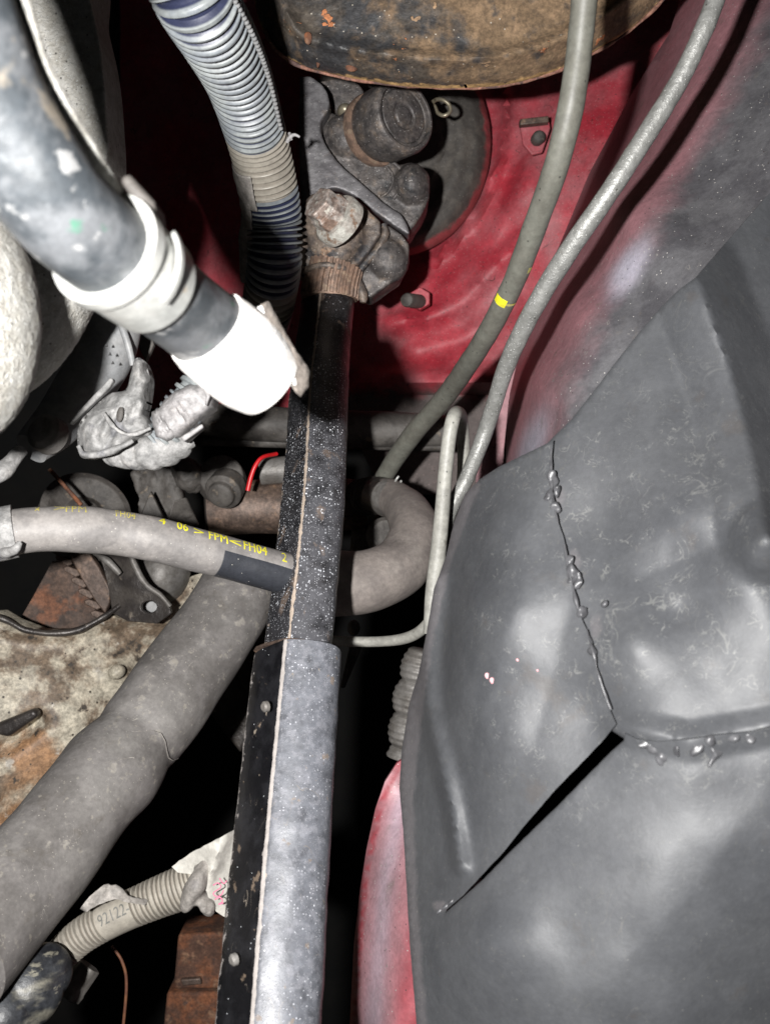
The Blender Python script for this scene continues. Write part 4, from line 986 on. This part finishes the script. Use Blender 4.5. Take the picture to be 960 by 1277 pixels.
t = thing('side_bracket', 'dull tan triangular bracket behind the near pipe above the connector', 'bracket', P(190, 430, .5))
bm = B(); bm_prism(bm, [(155, 395), (186, 408), (192, 430), (182, 452), (172, 430)], .46, .004); finish('plate', bm, 'dimgrey', t, bevel=.0008)
t = thing('red_wire', 'short bright red wire bending beside the brown cylinder', 'wire', P(315, 590, .55))
Tube([(309, 612, .55, 6), (313, 595, .55, 6), (319, 580, .55, 5.5), (328, 570, .552, 5), (345, 566, .56, 5)], .001).build('wire_sheath', 'redwire', t, seg=12)
t = thing('shadow_post', 'dark metal post hidden in shade under the grey cover', 'bracket', P(260, 690, .6))
Tube([(258, 590, .63, 10), (262, 650, .62, 12), (268, 700, .62, 12)], .003).build('post_bar', 'oily', t, seg=12)
# lower centre, behind the shaft
t = thing('hidden_bracket', 'barely lit grey brown bracket behind the shaft right of the large hose', 'bracket', P(285, 860, .62))
bm = B(); bm_prism(bm, [(268, 800), (330, 780), (335, 860), (300, 940), (262, 890), (272, 850)], .66, .01); finish('plate', bm, 'oily', t, bevel=.002)
bm = B(); bm_ell(bm, (243, 905, .66), (7, 8, .004)); finish('red_plug', bm, 'red', t)

# ================================================================== lower left loom
t = thing('lower_loom', 'dusty ribbed wiring loom with wrapped tape at the lower left', 'wiring loom', P(150, 1140, .42))
tw = Tube([(55, 1215, .40, 36), (75, 1192, .40, 38), (105, 1165, .40, 40), (150, 1140, .40, 42), (195, 1120, .40, 46), (235, 1104, .40, 50), (262, 1090, .40, 50)], .0003)
sa, sb_ = near(tw, 128, 1152), near(tw, 170, 1131)
def lw(s, th):
    if sa < s < sb_: return .0007
    x = (s/.0019) % 1.0; return .0007*(1 if x < .5 else -1)
tw.build('ribbed_sleeve', 'conduit', t, seg=40, disp=lw, cols=lambda s, th, j: ((0 if (s/.0019) % 1 < .55 else 1) if not sa < s < sb_ else 0, .9, 0))
t_keep = t
def txt_loom(txt, x, y, deg, size):
    o = text_on(tw, txt, near(tw, x, y), math.radians(deg), size, 'inkgrey', t_keep, .8, flip=-1, off=.00095); return o
txt_loom('92122-', 133, 1150, 98, .0055)
panel('tape_flap', [(98, 1136), (112, 1118), (128, 1106), (142, 1107), (156, 1114), (184, 1124), (182, 1128), (160, 1121), (142, 1122), (124, 1128), (106, 1138)], lambda x, y: .386 + .0001*(x-130), 'tape', t, step=4, thick=.0008, rough=.004, rs=110, curve=False, jit=.5)
bm = B(); bm_ell(bm, (246, 1105, .385), (13, 36, .010), -.45, 24)
bm_ell(bm, (258, 1125, .385), (10, 18, .008), .6, 16); bm_ell(bm, (262, 1082, .395), (24, 16, .010), -.6, 16)
finish('tape_collar', bm, 'tape', t, voxel=.0008, sm=3, disp=lambda co: .0012*noise.noise(co*180))
t = thing('paper_label', 'creased white paper tag with pink handwriting wrapped behind the shaft edge', 'tag', P(260, 1090, .38))
panel('tag_sheet', [(215, 1080), (240, 1063), (270, 1046), (300, 1030), (310, 1090), (300, 1150), (283, 1142), (270, 1135), (258, 1112), (240, 1092), (222, 1088)], lambda x, y: .384 + .0002*abs(x-262) - .004*math.exp(-((x-262 + .4*(y-1090))/9)**2), 'paper', t, step=5, thick=.0006, rough=.003, rs=45, curve=False, jit=.5)
def ink(pts, d=.3755, wpx=1.3):
    return Tube([(x, y, d, wpx) for x, y in pts], .0006).build('ink_stroke', 'inkpink', t, seg=6)
ink([(266, 1104), (272, 1101), (276, 1106), (271, 1110), (266, 1114), (270, 1118), (276, 1116), (279, 1110)])
ink([(268, 1122), (274, 1119), (278, 1124), (272, 1128), (279, 1126)])
ink([(274, 1095), (279, 1102), (283, 1098)])
t = thing('corrugated_boot', 'black corrugated boot with dusty folds in the bottom left corner', 'boot', P(30, 1245, .38))
Tube([(-30, 1300, .37, 90), (0, 1270, .37, 88), (30, 1240, .375, 80), (52, 1216, .38, 66), (66, 1202, .39, 44)], .0006).build('boot_body', 'dustyblack', t, seg=44, disp=lambda s, th: .0016*abs(math.sin(s*300 + .5*math.sin(th)))**.5, wob=.0012, wscale=90)
t = thing('hanging_bolt', 'dusty hexagonal bolt end hanging under the ribbed loom', 'bolt', P(100, 1225, .42))
bm = B(); bm_lathe(bm, P(112, 1204, .43), (-.55, -.75, .3), [(0, .0055), (.010, .0058), (.011, .0062), (.014, .0060)], 30, hexa=True); finish('bolt_shank', bm, 'greymetal', t, bevel=.0004)
t = thing('thin_wire', 'thin brown wire arc hanging low in the dark', 'wire', P(157, 1240, .5))
Tube([(140, 1180, .50, 4), (153, 1200, .50, 4), (158, 1230, .50, 4), (152, 1300, .50, 4)], .002).build('wire_sheath', 'copperwire', t, seg=8)
t = thing('rusty_crossmember', 'orange rusty box crossmember low behind the shaft', 'crossmember', P(240, 1225, .62))
bm = B(); bm_prism(bm, [(222, 1166), (330, 1160), (330, 1234), (216, 1234)], .60, .03); finish('upper_flange', bm, 'rust', t, bevel=.002)
bm = B(); bm_prism(bm, [(208, 1238), (330, 1238), (330, 1320), (200, 1320)], .606, .03); finish('lower_flange', bm, 'rust', t, bevel=.002)
bm = B(); bm_prism(bm, [(225, 1222), (250, 1220), (252, 1228), (228, 1230)], .597, .004); finish('seam_scale', bm, 'brownsteel', t, bevel=.0008)
